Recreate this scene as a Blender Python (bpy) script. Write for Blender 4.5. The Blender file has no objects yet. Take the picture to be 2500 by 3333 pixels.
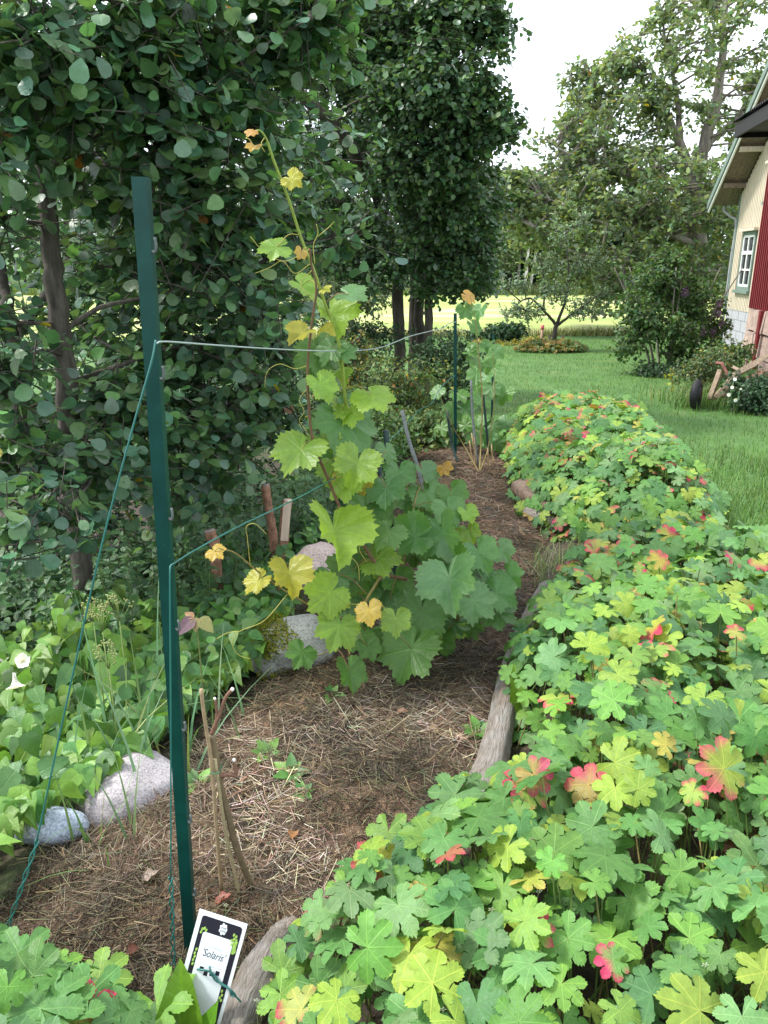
import bpy, math, random
import numpy as np
from mathutils import Vector, Matrix, noise as mnoise

rng = np.random.default_rng(7)
random.seed(7)
sc = bpy.context.scene
COL = sc.collection
R = math.radians

# ------------------------------------------------------------------ camera
CAM_H, PITCH, FPX = 1.55, R(18.0), 2503.0
cam = bpy.data.cameras.new('camera')
cam.sensor_fit = 'VERTICAL'; cam.sensor_height = 36.0; cam.sensor_width = 27.0
cam.lens = FPX / 3333.0 * 36.0
cam.clip_start = 0.05; cam.clip_end = 2000.0
camo = bpy.data.objects.new('camera', cam); COL.objects.link(camo)
camo.location = (0, 0, CAM_H); camo.rotation_euler = (R(90) - PITCH, 0, 0)
sc.camera = camo

# ------------------------------------------------------------------ light
SUN_EL, SUN_AZ = R(54), R(-84)            # azimuth measured from +Y towards +X: the sun stands high on the left
w = bpy.data.worlds.new('World'); sc.world = w; w.use_nodes = True
nt = w.node_tree; nt.nodes.clear()
out = nt.nodes.new('ShaderNodeOutputWorld'); bg = nt.nodes.new('ShaderNodeBackground')
sky = nt.nodes.new('ShaderNodeTexSky'); sky.sky_type = 'NISHITA'; sky.sun_disc = False
sky.sun_elevation = SUN_EL; sky.sun_rotation = SUN_AZ
sky.air_density = 1.0; sky.dust_density = 2.0
tc = nt.nodes.new('ShaderNodeTexCoord')
nz = nt.nodes.new('ShaderNodeTexNoise'); nz.inputs['Scale'].default_value = 2.2; nz.inputs['Detail'].default_value = 5
nt.links.new(tc.outputs['Generated'], nz.inputs['Vector'])
rp = nt.nodes.new('ShaderNodeValToRGB'); rp.color_ramp.elements[0].position = .25; rp.color_ramp.elements[1].position = .5
rp.color_ramp.elements[0].color = (.62, .62, .62, 1); rp.color_ramp.elements[1].color = (.92, .92, .92, 1)
nt.links.new(nz.outputs['Fac'], rp.inputs['Fac'])
mx = nt.nodes.new('ShaderNodeMix'); mx.data_type = 'RGBA'
mx.inputs[7].default_value = (6.8, 7.25, 7.8, 1)          # thin bright cloud
nt.links.new(rp.outputs['Color'], mx.inputs[0]); nt.links.new(sky.outputs['Color'], mx.inputs[6])
nt.links.new(mx.outputs[2], bg.inputs['Color']); bg.inputs['Strength'].default_value = 0.15
nt.links.new(bg.outputs['Background'], out.inputs['Surface'])
sl = bpy.data.lights.new('sun', 'SUN'); sl.energy = 2.6; sl.angle = R(10); sl.color = (1.0, .97, .91)
so = bpy.data.objects.new('sun', sl); COL.objects.link(so)
sdir = Vector((math.sin(SUN_AZ) * math.cos(SUN_EL), math.cos(SUN_AZ) * math.cos(SUN_EL), math.sin(SUN_EL)))
so.rotation_euler = (-sdir).to_track_quat('-Z', 'Y').to_euler()
so.location = sdir * 40
sc.view_settings.view_transform = 'Standard'; sc.view_settings.look = 'None'
sc.view_settings.gamma = 1.0; sc.view_settings.use_curve_mapping = False
sc.view_settings.exposure = 1.08
sc.cycles.use_denoising = True
sc.cycles.max_bounces = 6; sc.cycles.diffuse_bounces = 3; sc.cycles.glossy_bounces = 2
sc.cycles.transmission_bounces = 3; sc.cycles.transparent_max_bounces = 4

# ------------------------------------------------------------------ helpers
_c, _s = math.cos(PITCH), math.sin(PITCH)
def ray(px, py):
    u = (px - 1250) / FPX; v = (py - 1666.5) / FPX
    return (u, _c - v * _s, -_s - v * _c)
def at(px, py, Y):                       # the point at distance Y ahead that a photo pixel shows
    r = ray(px, py); t = Y / r[1]
    return np.array((r[0] * t, Y, CAM_H + r[2] * t))
def gz(px, py, z):                       # the point at height z that a photo pixel shows
    r = ray(px, py); t = (z - CAM_H) / r[2]
    return np.array((r[0] * t, r[1] * t, z))
def sstep(a, b, x):
    t = np.clip((np.asarray(x, float) - a) / (b - a), 0, 1); return t * t * (3 - 2 * t)
def vnoise(x, y, seed=0.0):
    x = np.asarray(x, float); y = np.asarray(y, float)
    xi = np.floor(x); yi = np.floor(y); xf = x - xi; yf = y - yi
    def h(a, b):
        s = np.sin(a * 127.1 + b * 311.7 + seed * 74.7) * 43758.5453
        return s - np.floor(s)
    u = xf * xf * (3 - 2 * xf); v = yf * yf * (3 - 2 * yf)
    return (h(xi, yi) * (1 - u) + h(xi + 1, yi) * u) * (1 - v) + (h(xi, yi + 1) * (1 - u) + h(xi + 1, yi + 1) * u) * v
def fbm(x, y, seed=0.0, o=4):
    t = 0; a = .5; f = 1
    for i in range(o):
        t = t + a * vnoise(np.asarray(x) * f, np.asarray(y) * f, seed + i * 3.3); a *= .5; f *= 2.03
    return t / .94
def unit(v):
    v = np.asarray(v, float)
    return v / np.maximum(np.linalg.norm(v, axis=-1, keepdims=True), 1e-9)
def rdirs(n):
    return unit(rng.normal(size=(n, 3)))

def mesh_np(name, V, F, col=None, uv=None, smooth=True):
    V = np.ascontiguousarray(V, np.float32); F = np.ascontiguousarray(F, np.int32)
    me = bpy.data.meshes.new(name); n, m = len(V), len(F)
    me.vertices.add(n); me.vertices.foreach_set('co', V.ravel())
    me.loops.add(3 * m); me.loops.foreach_set('vertex_index', F.ravel())
    me.polygons.add(m); me.polygons.foreach_set('loop_start', np.arange(0, 3 * m, 3, dtype=np.int32))
    me.polygons.foreach_set('use_smooth', np.full(m, smooth))
    me.update(calc_edges=True)
    if col is not None:
        a = me.attributes.new('col', 'FLOAT_COLOR', 'POINT')
        c4 = np.ones((n, 4), np.float32); c4[:, :3] = col
        a.data.foreach_set('color', c4.ravel())
    if uv is not None:
        l = me.uv_layers.new(name='UVMap')
        l.data.foreach_set('uv', np.ascontiguousarray(np.asarray(uv, np.float32)[F.ravel()]).ravel())
    return me

class Geo:                                # collects pieces of ONE part
    def __init__(s): s.V = []; s.F = []; s.C = []; s.U = []; s.n = 0
    def add(s, V, F, col=(.5, .5, .5), uv=None):
        V = np.asarray(V, float); F = np.asarray(F, int)
        s.V.append(V); s.F.append(F + s.n); s.n += len(V)
        c = np.asarray(col, float)
        s.C.append(np.broadcast_to(c, (len(V), 3)) if c.ndim == 1 else c)
        s.U.append(np.zeros((len(V), 2)) if uv is None else uv)
        return s
    def mesh(s, name, smooth=True):
        return mesh_np(name, np.concatenate(s.V), np.concatenate(s.F), np.concatenate(s.C), np.concatenate(s.U), smooth)
    def obj(s, name, mat, parent=None, smooth=True):
        return link(name, s.mesh(name, smooth), mat, parent)

def link(name, me, mat=None, parent=None, M=None):
    o = bpy.data.objects.new(name, me); COL.objects.link(o)
    if mat is not None and len(me.materials) == 0: me.materials.append(mat)
    if parent is not None: o.parent = parent
    if M is not None: o.matrix_basis = M
    return o
def tag(o, label, cat, group=None, kind=None):
    o['label'] = label; o['category'] = cat
    if group: o['group'] = group
    if kind: o['kind'] = kind
    return o
def struct(o): o['kind'] = 'structure'; return o
def thing(name, label, cat, loc=(0, 0, 0), group=None, rz=0.0):
    o = bpy.data.objects.new(name, None); COL.objects.link(o)
    o.empty_display_size = .1; o.location = loc; o.rotation_euler = (0, 0, rz)
    return tag(o, label, cat, group)

def box(c, s, rot=None):
    x, y, z = np.asarray(s, float) / 2
    V = np.array([(-x, -y, -z), (x, -y, -z), (x, y, -z), (-x, y, -z), (-x, -y, z), (x, -y, z), (x, y, z), (-x, y, z)])
    F = np.array([(0, 2, 1), (0, 3, 2), (4, 5, 6), (4, 6, 7), (0, 1, 5), (0, 5, 4), (1, 2, 6), (1, 6, 5), (2, 3, 7), (2, 7, 6), (3, 0, 4), (3, 4, 7)])
    if rot is not None: V = V @ np.asarray(rot, float).T
    return V + np.asarray(c, float), F
def catmull(P, k=6):
    P = np.asarray(P, float)
    if len(P) < 3: return np.linspace(P[0], P[-1], k + 1)
    Q = np.vstack([2 * P[0] - P[1], P, 2 * P[-1] - P[-2]]); o = []
    for i in range(1, len(Q) - 2):
        a, b, c, d = Q[i - 1:i + 3]
        for t in np.linspace(0, 1, k, endpoint=False):
            o.append(.5 * ((2 * b) + (c - a) * t + (2 * a - 5 * b + 4 * c - d) * t * t + (3 * b - a - 3 * c + d) * t ** 3))
    o.append(P[-1]); return np.array(o)
def tube(P, r, sides=6, cap=True):
    P = np.asarray(P, float); n = len(P)
    r = np.interp(np.linspace(0, 1, n), np.linspace(0, 1, len(np.atleast_1d(r))), np.atleast_1d(r))
    T = unit(np.gradient(P, axis=0))
    ref = np.array((0, 0, 1.)) if abs(T[0][2]) < .9 else np.array((1., 0, 0))
    N = np.zeros_like(P); b = unit(np.cross(T[0], ref)); N[0] = b
    for i in range(1, n):
        b = N[i - 1] - T[i] * np.dot(N[i - 1], T[i]); N[i] = unit(b)
    B = np.cross(T, N)
    a = np.linspace(0, 2 * math.pi, sides, endpoint=False)
    V = P[:, None] + r[:, None, None] * (np.cos(a)[None, :, None] * N[:, None] + np.sin(a)[None, :, None] * B[:, None])
    L = np.concatenate([[0], np.cumsum(np.linalg.norm(np.diff(P, axis=0), axis=1))])
    uv = np.stack(np.broadcast_arrays(np.abs(a / math.pi - 1)[None, :], L[:, None]), -1).reshape(-1, 2)
    V = V.reshape(-1, 3); F = []
    i, j = np.meshgrid(np.arange(n - 1), np.arange(sides), indexing='ij'); i = i.ravel(); j = j.ravel(); k = (j + 1) % sides
    A, B2, C, D = i * sides + j, i * sides + k, (i + 1) * sides + k, (i + 1) * sides + j
    F = np.concatenate([np.stack([A, B2, C], 1), np.stack([A, C, D], 1)])
    if cap:
        V = np.vstack([V, P[0], P[-1]]); uv = np.vstack([uv, (0.5, 0), (0.5, L[-1])]); m = len(V)
        j = np.arange(sides); k = (j + 1) % sides
        F = np.vstack([F, np.stack([k, j, np.full(sides, m - 2)], 1), np.stack([(n - 1) * sides + j, (n - 1) * sides + k, np.full(sides, m - 1)], 1)])
    return V, F, uv
def add_tube(g, P, r, sides=6, col=(.5, .5, .5)):
    V, F, uv = tube(P, r, sides); g.add(V, F, col, uv)
def sticks(P0, P1, r0, r1, sides=3):      # many straight thin pieces at once
    P0 = np.asarray(P0, float); P1 = np.asarray(P1, float); n = len(P0)
    T = unit(P1 - P0); ref = np.where(np.abs(T[:, 2:3]) < .9, [[0, 0, 1.]], [[1., 0, 0]])
    N = unit(np.cross(T, ref)); B = np.cross(T, N)
    a = np.linspace(0, 2 * math.pi, sides, endpoint=False)
    ring = np.cos(a)[None, :, None] * N[:, None] + np.sin(a)[None, :, None] * B[:, None]
    r0 = np.broadcast_to(r0, n)[:, None, None]; r1 = np.broadcast_to(r1, n)[:, None, None]
    V = np.concatenate([P0[:, None] + ring * r0, P1[:, None] + ring * r1], 1).reshape(-1, 3)
    j = np.arange(sides); k = (j + 1) % sides
    f = np.concatenate([np.stack([j, k, k + sides], 1), np.stack([j, k + sides, j + sides], 1)])
    F = (f[None] + (np.arange(n) * 2 * sides)[:, None, None]).reshape(-1, 3)
    return V, F

# ------------------------------------------------------------------ leaf shapes (tip towards +y, unit size)
def _tpl(V, F, edge=None):
    V = np.asarray(V, float)
    return dict(V=V, F=np.asarray(F, int), UV=V[:, :2].copy(), E=np.clip(np.hypot(V[:, 0], V[:, 1]), 0, 1) if edge is None else edge)
def tpl_geranium(seed, lod=0):
    r_ = random.Random(seed); sp = R(47)
    if lod == 0: prof = [(.58, -.42), (.70, -.47), (.77, -.41), (.85, -.38), (.86, -.29), (.94, -.24), (.92, -.14), (.99, -.10), (.955, -.04), (1.01, .02), (.955, .07), (.97, .13), (.91, .19), (.92, .27), (.85, .31), (.83, .39), (.75, .41), (.69, .47), (.58, .42)]
    elif lod == 2: prof = [(.74, -.44), (.93, -.2), (1.0, 0), (.93, .2), (.74, .44)]
    else: prof = [(.70, -.46), (.85, -.36), (.90, -.24), (.98, -.12), (.95, 0), (.98, .12), (.90, .24), (.85, .36), (.70, .46)]
    V = [(0, 0)]; F = []; E = []; cut = r_.uniform(.46, .60)
    ls = [r_.uniform(.9, 1.05) * (1 if abs(i) < 3 else .88) for i in range(-3, 4)]
    def P(r, a): return (r * math.sin(a), r * math.cos(a))
    prev = None
    for n, i in enumerate(range(-3, 4)):
        a = i * sp; s = ls[n]
        L = len(V); V.append(P(.30 if i == -3 else cut, a - sp / 2)) if prev is None else None
        left = L if prev is None else prev
        A = len(V); V.append(P(.55 * s, a))
        o = [left]
        for (r, t) in prof:
            o.append(len(V)); V.append(P(r * s * r_.uniform(.97, 1.03), a + t * sp))
        right = len(V); V.append(P(.30 if i == 3 else cut, a + sp / 2)); o.append(right)
        F += [(0, A, left), (0, right, A)]
        F += [(A, o[k + 1], o[k]) for k in range(len(o) - 1)]
        prev = right
    V = np.array(V); r = np.hypot(V[:, 0], V[:, 1]); th = np.arctan2(V[:, 0], V[:, 1])
    d = np.abs((th / sp) - np.round(th / sp))
    cup = r_.uniform(-.05, .16); dr = r_.uniform(.08, .28)
    z = cup * r - dr * r ** 2.2 + .26 * d * r + .09 * np.sin(th * 2 + r_.uniform(0, 6)) * r + .03 * np.sin(th * 5 + r_.uniform(0, 6)) * r
    F = np.array(F)[:, ::-1]
    return _tpl(np.column_stack([V, z]), F)
_VE = np.array([(0, 1.0), (10, .92), (22, .76), (29, .73), (50, .95), (60, .90), (76, .76), (83, .76), (104, .88), (130, .80), (150, .76), (166, .62), (175, .22), (180, .12)])
def tpl_vine(seed, lod=0, fold=0.0):
    r_ = random.Random(seed); n = 120 if lod == 0 else 36
    a = np.linspace(-180, 180, n, endpoint=False) + .5
    asym = r_.uniform(-4, 4)
    r = np.interp(np.abs(a + asym * np.cos(np.radians(a / 2))), _VE[:, 0], _VE[:, 1])
    if lod == 0:
        k = np.arange(n) % 4; r = r * np.choose(k, [1.055, .985, .94, .975]) * (1 + .03 * np.array([r_.uniform(-1, 1) for _ in range(n)]))
    else:
        r = r * np.where(np.arange(n) % 2, .93, 1.06)
    th = np.radians(a); O = np.column_stack([r * np.sin(th), r * np.cos(th)]); M = O * .55
    V = np.vstack([[(0, 0)], M, O]); i = np.arange(n - 1) if False else np.arange(n); j = (i + 1) % n
    F = np.vstack([np.column_stack([np.zeros(n, int), 1 + j, 1 + i]), np.column_stack([1 + i, 1 + j, 1 + n + j]), np.column_stack([1 + i, 1 + n + j, 1 + n + i])])
    R_ = np.hypot(V[:, 0], V[:, 1]); T = np.arctan2(V[:, 0], V[:, 1]); sp = R(52)
    d = np.abs(T / sp - np.round(T / sp))
    z = .16 * d * R_ - r_.uniform(.05, .3) * R_ ** 2 + .05 * np.sin(3 * T + r_.uniform(0, 6)) * R_ + .04 * np.sin(7 * T + r_.uniform(0, 6)) * R_ ** 2
    z += (fold or r_.uniform(0, .35)) * np.abs(V[:, 0])
    return _tpl(np.column_stack([V, z]), F)
def tpl_pinnate(outline, fold=.15, droop=.15, wave=0.0, seed=0, edge=.9):
    # outline: half widths (y, x) from base to tip along the midrib
    r_ = random.Random(seed); o = np.array(outline, float); n = len(o)
    L = np.column_stack([-o[:, 1], o[:, 0]]); M = np.column_stack([np.zeros(n), o[:, 0]]); Rr = np.column_stack([o[:, 1], o[:, 0]])
    V = np.vstack([M, L, Rr]); F = []
    for i in range(n - 1):
        F += [(i, i + 1, n + i + 1), (i, n + i + 1, n + i), (i, 2 * n + i + 1, i + 1), (i, 2 * n + i, 2 * n + i + 1)]
    y = V[:, 1]; z = fold * np.abs(V[:, 0]) - droop * y ** 2
    if wave: z = z + wave * np.sin(y * 14 + r_.uniform(0, 6)) * np.abs(V[:, 0]) * 2
    F = [f for f in F if len({tuple(np.round(V[k], 5)) for k in f}) == 3]
    return _tpl(np.column_stack([V, z]), F, edge=np.clip(np.abs(V[:, 0]) * 2, 0, 1))
ALDER = [(0, .03), (.12, .16), (.3, .32), (.5, .41), (.7, .43), (.86, .36), (.97, .2), (.96, 0)]
ALDER_LO = [(0, .02), (.3, .33), (.68, .43), (.95, .2), (.95, 0)]
OVATE = [(0, .02), (.08, .2), (.25, .33), (.5, .3), (.75, .17), (1, 0)]
OVATE_LO = [(0, .03), (.3, .33), (1, 0)]
LANCE = [(0, .02), (.2, .13), (.5, .17), (.8, .09), (1, 0)]
HEART = [(-.22, .20), (-.17, .33), (0, .36), (.2, .34), (.45, .25), (.75, .11), (1, 0)]
NETTLE = [(0, .03), (.07, .22), (.12, .21), (.16, .29), (.24, .28), (.28, .33), (.38, .28), (.42, .31), (.54, .23), (.58, .25), (.72, .14), (.76, .15), (1, 0)]
DIAMOND = [(0, 0), (.45, .3), (1, 0)]
def tpl_star(k=6, lobe=.16, inner=.12):   # palmate leaf of separate leaflets
    V = [(0, 0)]; F = []
    for i in range(k):
        a = (i - (k - 1) / 2) * R(300 / k); s = 1 - .3 * abs(i - (k - 1) / 2) / k
        b = len(V)
        V += [(.62 * s * math.sin(a - lobe * 1.2), .62 * s * math.cos(a - lobe * 1.2)), (s * math.sin(a), s * math.cos(a)), (.62 * s * math.sin(a + lobe * 1.2), .62 * s * math.cos(a + lobe * 1.2))]
        F += [(0, b + 1, b), (0, b + 2, b + 1)]
    V = np.array(V); r = np.hypot(V[:, 0], V[:, 1])
    return _tpl(np.column_stack([V, -.25 * r ** 2]), np.array(F)[:, ::-1])

def frames(n, f):
    n = unit(n); f = np.asarray(f, float); f = unit(f - n * np.sum(n * f, -1, keepdims=True))
    x = np.cross(f, n); return np.stack([x, f, n], -1)         # columns
def _leafcol(t, c1, c2, ea):
    th = np.arctan2(t['UV'][:, 0], t['UV'][:, 1])[None]; ph = rng.uniform(0, 6.28, (len(c1), 1)); k_ = np.where(ea > .6, 1.0, 0.0)[:, None]
    e_ = t['E'][None] + k_ * (.28 * np.sin(th + ph) + .10 * np.sin(3 * th + ph * 2) + .05 * np.sin(11 * th + ph))
    wgt = np.clip(np.where(k_ > 0, sstep(.55, .92, e_), sstep(.45, 1.0, e_)) * ea[:, None], 0, 1)[..., None]
    return c1[:, None] * (1 - wgt) + c2[:, None] * wgt
def scatter_arrays(tpls, pos, Rm, size, c1, c2=None, ea=None):
    n = len(pos); size = np.broadcast_to(np.asarray(size, float), (n,)); c1 = np.broadcast_to(np.asarray(c1, float), (n, 3))
    c2 = c1 if c2 is None else np.broadcast_to(np.asarray(c2, float), (n, 3)); ea = np.zeros(n) if ea is None else ea
    which = rng.integers(0, len(tpls), n); Vs, Fs, Cs, Us, off = [], [], [], [], 0
    for k, t in enumerate(tpls):
        i = np.where(which == k)[0]
        if len(i) == 0: continue
        V = np.einsum('nij,vj->nvi', Rm[i], t['V']) * size[i][:, None, None] + pos[i][:, None]
        m = len(t['V']); F = t['F'][None] + (off + np.arange(len(i)) * m)[:, None, None]
        Vs.append(V.reshape(-1, 3)); Fs.append(F.reshape(-1, 3)); Cs.append(_leafcol(t, c1[i], c2[i], ea[i]).reshape(-1, 3))
        Us.append(np.tile(t['UV'], (len(i), 1))); off += m * len(i)
    return np.concatenate(Vs), np.concatenate(Fs), np.concatenate(Cs), np.concatenate(Us)
def scatter(name, tpls, pos, Rm, size, c1, mat, parent=None, c2=None, ea=None):
    V, F, C, U = scatter_arrays(tpls, pos, Rm, size, c1, c2, ea)
    return link(name, mesh_np(name, V, F, C, U), mat, parent)
def leaf_mesh(t, c1, c2=None, ea=0.0, mat=None, name='leaf'):
    c1 = np.asarray([c1], float); c2 = c1 if c2 is None else np.asarray([c2], float)
    me = mesh_np(name, t['V'], t['F'], _leafcol(t, c1, c2, np.array([ea]))[0], t['UV'])
    if mat: me.materials.append(mat)
    return me
def leaf_obj(me, pos, Rm, size, parent, name='leaf', origin=(0, 0, 0)):
    M = Matrix([list(np.asarray(Rm)[i] * size) + [float(pos[i] - origin[i])] for i in range(3)] + [[0, 0, 0, 1]])
    o = bpy.data.objects.new(name, me); COL.objects.link(o); o.parent = parent; o.matrix_basis = M
    return o
def pick(pal, n, jit=.12):
    pal = np.asarray(pal, float); c = pal[rng.integers(0, len(pal), n)]
    return np.clip(c * (1 + rng.normal(0, jit, (n, 1))) * (1 + rng.normal(0, jit * .4, (n, 3))), .004, .9)

# ------------------------------------------------------------------ materials
def newmat(name):
    m = bpy.data.materials.new(name); m.use_nodes = True; n = m.node_tree; n.nodes.clear()
    o = n.nodes.new('ShaderNodeOutputMaterial'); p = n.nodes.new('ShaderNodeBsdfPrincipled')
    n.links.new(p.outputs[0], o.inputs[0]); return m, n, p, o
def mnode(n, op, a, b=None, c=None):
    x = n.nodes.new('ShaderNodeMath'); x.operation = op
    for i, v in enumerate((a, b, c)):
        if v is None: continue
        if isinstance(v, (int, float)): x.inputs[i].default_value = v
        else: n.links.new(v, x.inputs[i])
    return x.outputs[0]
def mixc(n, f, a, b, bt='MIX'):
    x = n.nodes.new('ShaderNodeMix'); x.data_type = 'RGBA'; x.blend_type = bt
    for s, v in ((0, f), (6, a), (7, b)):
        if isinstance(v, (int, float)): x.inputs[s].default_value = v
        elif isinstance(v, tuple): x.inputs[s].default_value = (*v, 1)
        else: n.links.new(v, x.inputs[s])
    return x.outputs[2]
def noise(n, scale, detail=4, vec=None, rough=.55, dist=0.0):
    x = n.nodes.new('ShaderNodeTexNoise'); x.inputs['Scale'].default_value = scale; x.inputs['Detail'].default_value = detail
    x.inputs['Roughness'].default_value = rough; x.inputs['Distortion'].default_value = dist
    if vec is not None: n.links.new(vec, x.inputs['Vector'])
    return x.outputs['Fac']
def ramp(n, fac, stops):
    x = n.nodes.new('ShaderNodeValToRGB'); e = x.color_ramp.elements
    while len(e) < len(stops): e.new(.5)
    for k, (p, c) in zip(e, stops): k.position = p; k.color = (*c, 1) if len(c) == 3 else c
    n.links.new(fac, x.inputs[0]); return x.outputs[0]
def attr(n, name='col'):
    x = n.nodes.new('ShaderNodeAttribute'); x.attribute_name = name; return x.outputs['Color']
def coord(n, k='Object', scale=None):
    x = n.nodes.new('ShaderNodeTexCoord'); o = x.outputs[k]
    if scale:
        m = n.nodes.new('ShaderNodeMapping'); m.inputs['Scale'].default_value = scale; n.links.new(o, m.inputs['Vector']); o = m.outputs[0]
    return o
def geompos(n, scale=None):
    x = n.nodes.new('ShaderNodeNewGeometry'); o = x.outputs['Position']
    if scale:
        m = n.nodes.new('ShaderNodeMapping'); m.inputs['Scale'].default_value = scale; n.links.new(o, m.inputs['Vector']); o = m.outputs[0]
    return o
def bump(n, p, h, strength=.3, dist=.01):
    b = n.nodes.new('ShaderNodeBump'); b.inputs['Strength'].default_value = strength; b.inputs['Distance'].default_value = dist
    n.links.new(h, b.inputs['Height']); n.links.new(b.outputs[0], p.inputs['Normal'])

def leafmat(name, veins=None, rough=.5, spec=.4, transl=.3, sheen=0.0, vein_mix=.35, blot=.25, space=47, vcol=(1.5, 1.45, 1.3), nscale=60):
    m, n, p, o = newmat(name); c = attr(n)
    nf = noise(n, nscale, 3, geompos(n))
    c = mixc(n, 1.0, c, ramp(n, nf, [(.25, (1 - blot,) * 3), (.75, (1 + blot,) * 3)]), 'MULTIPLY')
    if veins:
        uvn = n.nodes.new('ShaderNodeUVMap'); uvn.uv_map = 'UVMap'; sx = n.nodes.new('ShaderNodeSeparateXYZ'); n.links.new(uvn.outputs[0], sx.inputs[0])
        X, Y = sx.outputs[0], sx.outputs[1]
        if veins == 'palm':
            an = mnode(n, 'ABSOLUTE', mnode(n, 'ARCTAN2', X, Y)); r = mnode(n, 'SQRT', mnode(n, 'ADD', mnode(n, 'MULTIPLY', X, X), mnode(n, 'MULTIPLY', Y, Y)))
            d = mnode(n, 'MULTIPLY', mnode(n, 'MULTIPLY', mnode(n, 'PINGPONG', mnode(n, 'DIVIDE', an, R(space)), .5), R(space)), r)
            main = mnode(n, 'SUBTRACT', 1.0, mnode(n, 'SMOOTHSTEP', d, .0, .035) if False else mnode(n, 'MINIMUM', mnode(n, 'DIVIDE', d, .028), 1.0))
            sv = mnode(n, 'PINGPONG', mnode(n, 'MULTIPLY', mnode(n, 'SUBTRACT', r, mnode(n, 'MULTIPLY', d, .8)), 6.0), .5)
        else:
            ax = mnode(n, 'ABSOLUTE', X)
            main = mnode(n, 'SUBTRACT', 1.0, mnode(n, 'MINIMUM', mnode(n, 'DIVIDE', ax, .025), 1.0))
            sv = mnode(n, 'PINGPONG', mnode(n, 'MULTIPLY', mnode(n, 'SUBTRACT', Y, mnode(n, 'MULTIPLY', ax, .9)), 7.0), .5)
        sec = mnode(n, 'MULTIPLY', mnode(n, 'SUBTRACT', 1.0, mnode(n, 'MINIMUM', mnode(n, 'DIVIDE', sv, .12), 1.0)), .32)
        v = mnode(n, 'MAXIMUM', main, sec)
        c = mixc(n, mnode(n, 'MULTIPLY', v, vein_mix), c, mixc(n, 1.0, c, vcol, 'MULTIPLY'))
        bump(n, p, mnode(n, 'SUBTRACT', mnode(n, 'MULTIPLY', noise(n, 7, 2, uvn.outputs[0]), 1.3), v), .3, .004)
    n.links.new(c, p.inputs['Base Color']); p.inputs['Roughness'].default_value = rough
    p.inputs['Specular IOR Level'].default_value = spec
    if sheen: p.inputs['Sheen Weight'].default_value = sheen; p.inputs['Sheen Roughness'].default_value = .45
    t = n.nodes.new('ShaderNodeBsdfTranslucent'); n.links.new(mixc(n, 1.0, c, (1.35, 1.3, .6), 'MULTIPLY'), t.inputs['Color'])
    mx = n.nodes.new('ShaderNodeMixShader'); mx.inputs[0].default_value = transl
    n.links.new(p.outputs[0], mx.inputs[1]); n.links.new(t.outputs[0], mx.inputs[2]); n.links.new(mx.outputs[0], o.inputs[0])
    return m
def attrmat(name, rough=.7, spec=.3, nscale=40, amp=.3, bmp=0.0, metal=0.0):
    m, n, p, o = newmat(name); f = noise(n, nscale, 4, geompos(n))
    c = mixc(n, 1.0, attr(n), ramp(n, f, [(.25, (1 - amp,) * 3), (.75, (1 + amp,) * 3)]), 'MULTIPLY')
    n.links.new(c, p.inputs['Base Color']); p.inputs['Roughness'].default_value = rough; p.inputs['Specular IOR Level'].default_value = spec
    p.inputs['Metallic'].default_value = metal
    if bmp: bump(n, p, f, bmp, .01)
    return m
M_GER = leafmat('geranium_leaf', 'palm', rough=.5, spec=.35, transl=.28, sheen=.06, vein_mix=.75, blot=.16, space=47, vcol=(1.9, 1.55, 1.7))
M_VINE = leafmat('vine_leaf', 'palm', rough=.38, spec=.5, transl=.44, sheen=.08, vein_mix=.5, blot=.14, space=52)
M_ALD = leafmat('alder_leaf', 'pin', rough=.34, spec=.6, transl=.32, vein_mix=.3, blot=.15)
M_LEAF = leafmat('plain_leaf', None, rough=.5, spec=.35, transl=.3)
M_WEED = leafmat('weed_leaf', 'pin', rough=.42, spec=.45, transl=.32, vein_mix=.3, blot=.15)
M_GRASS = leafmat('grass_blade', None, rough=.55, spec=.3, transl=.3, nscale=3, blot=.3)
M_STEM = attrmat('stem', .55, .35, 60, .25)
M_PETAL = leafmat('petal', None, rough=.6, spec=.2, transl=.3, blot=.05)
def barkmat(name, a, b, scale=14, stretch=.25):
    m, n, p, o = newmat(name); v = geompos(n, (1, 1, stretch)); f = noise(n, scale, 6, v, .65)
    f2 = noise(n, 5, 3, geompos(n))
    c = mixc(n, f2, ramp(n, f, [(.3, a), (.7, b)]), ramp(n, f, [(.35, tuple(x * .7 for x in a)), (.7, tuple(min(1, x * 1.2) for x in b))]))
    n.links.new(c, p.inputs['Base Color']); p.inputs['Roughness'].default_value = .85; bump(n, p, f, .6, .02); return m
M_BARK = barkmat('alder_bark', (.035, .03, .024), (.12, .105, .085), 30)
M_BARKD = barkmat('dark_bark', (.025, .021, .017), (.085, .072, .056), 14)
M_BARKL = barkmat('grey_bark', (.10, .088, .072), (.30, .27, .23), 10)
M_BIRCH = barkmat('birch_bark', (.25, .23, .2), (.75, .73, .68), 3, .8)
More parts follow.
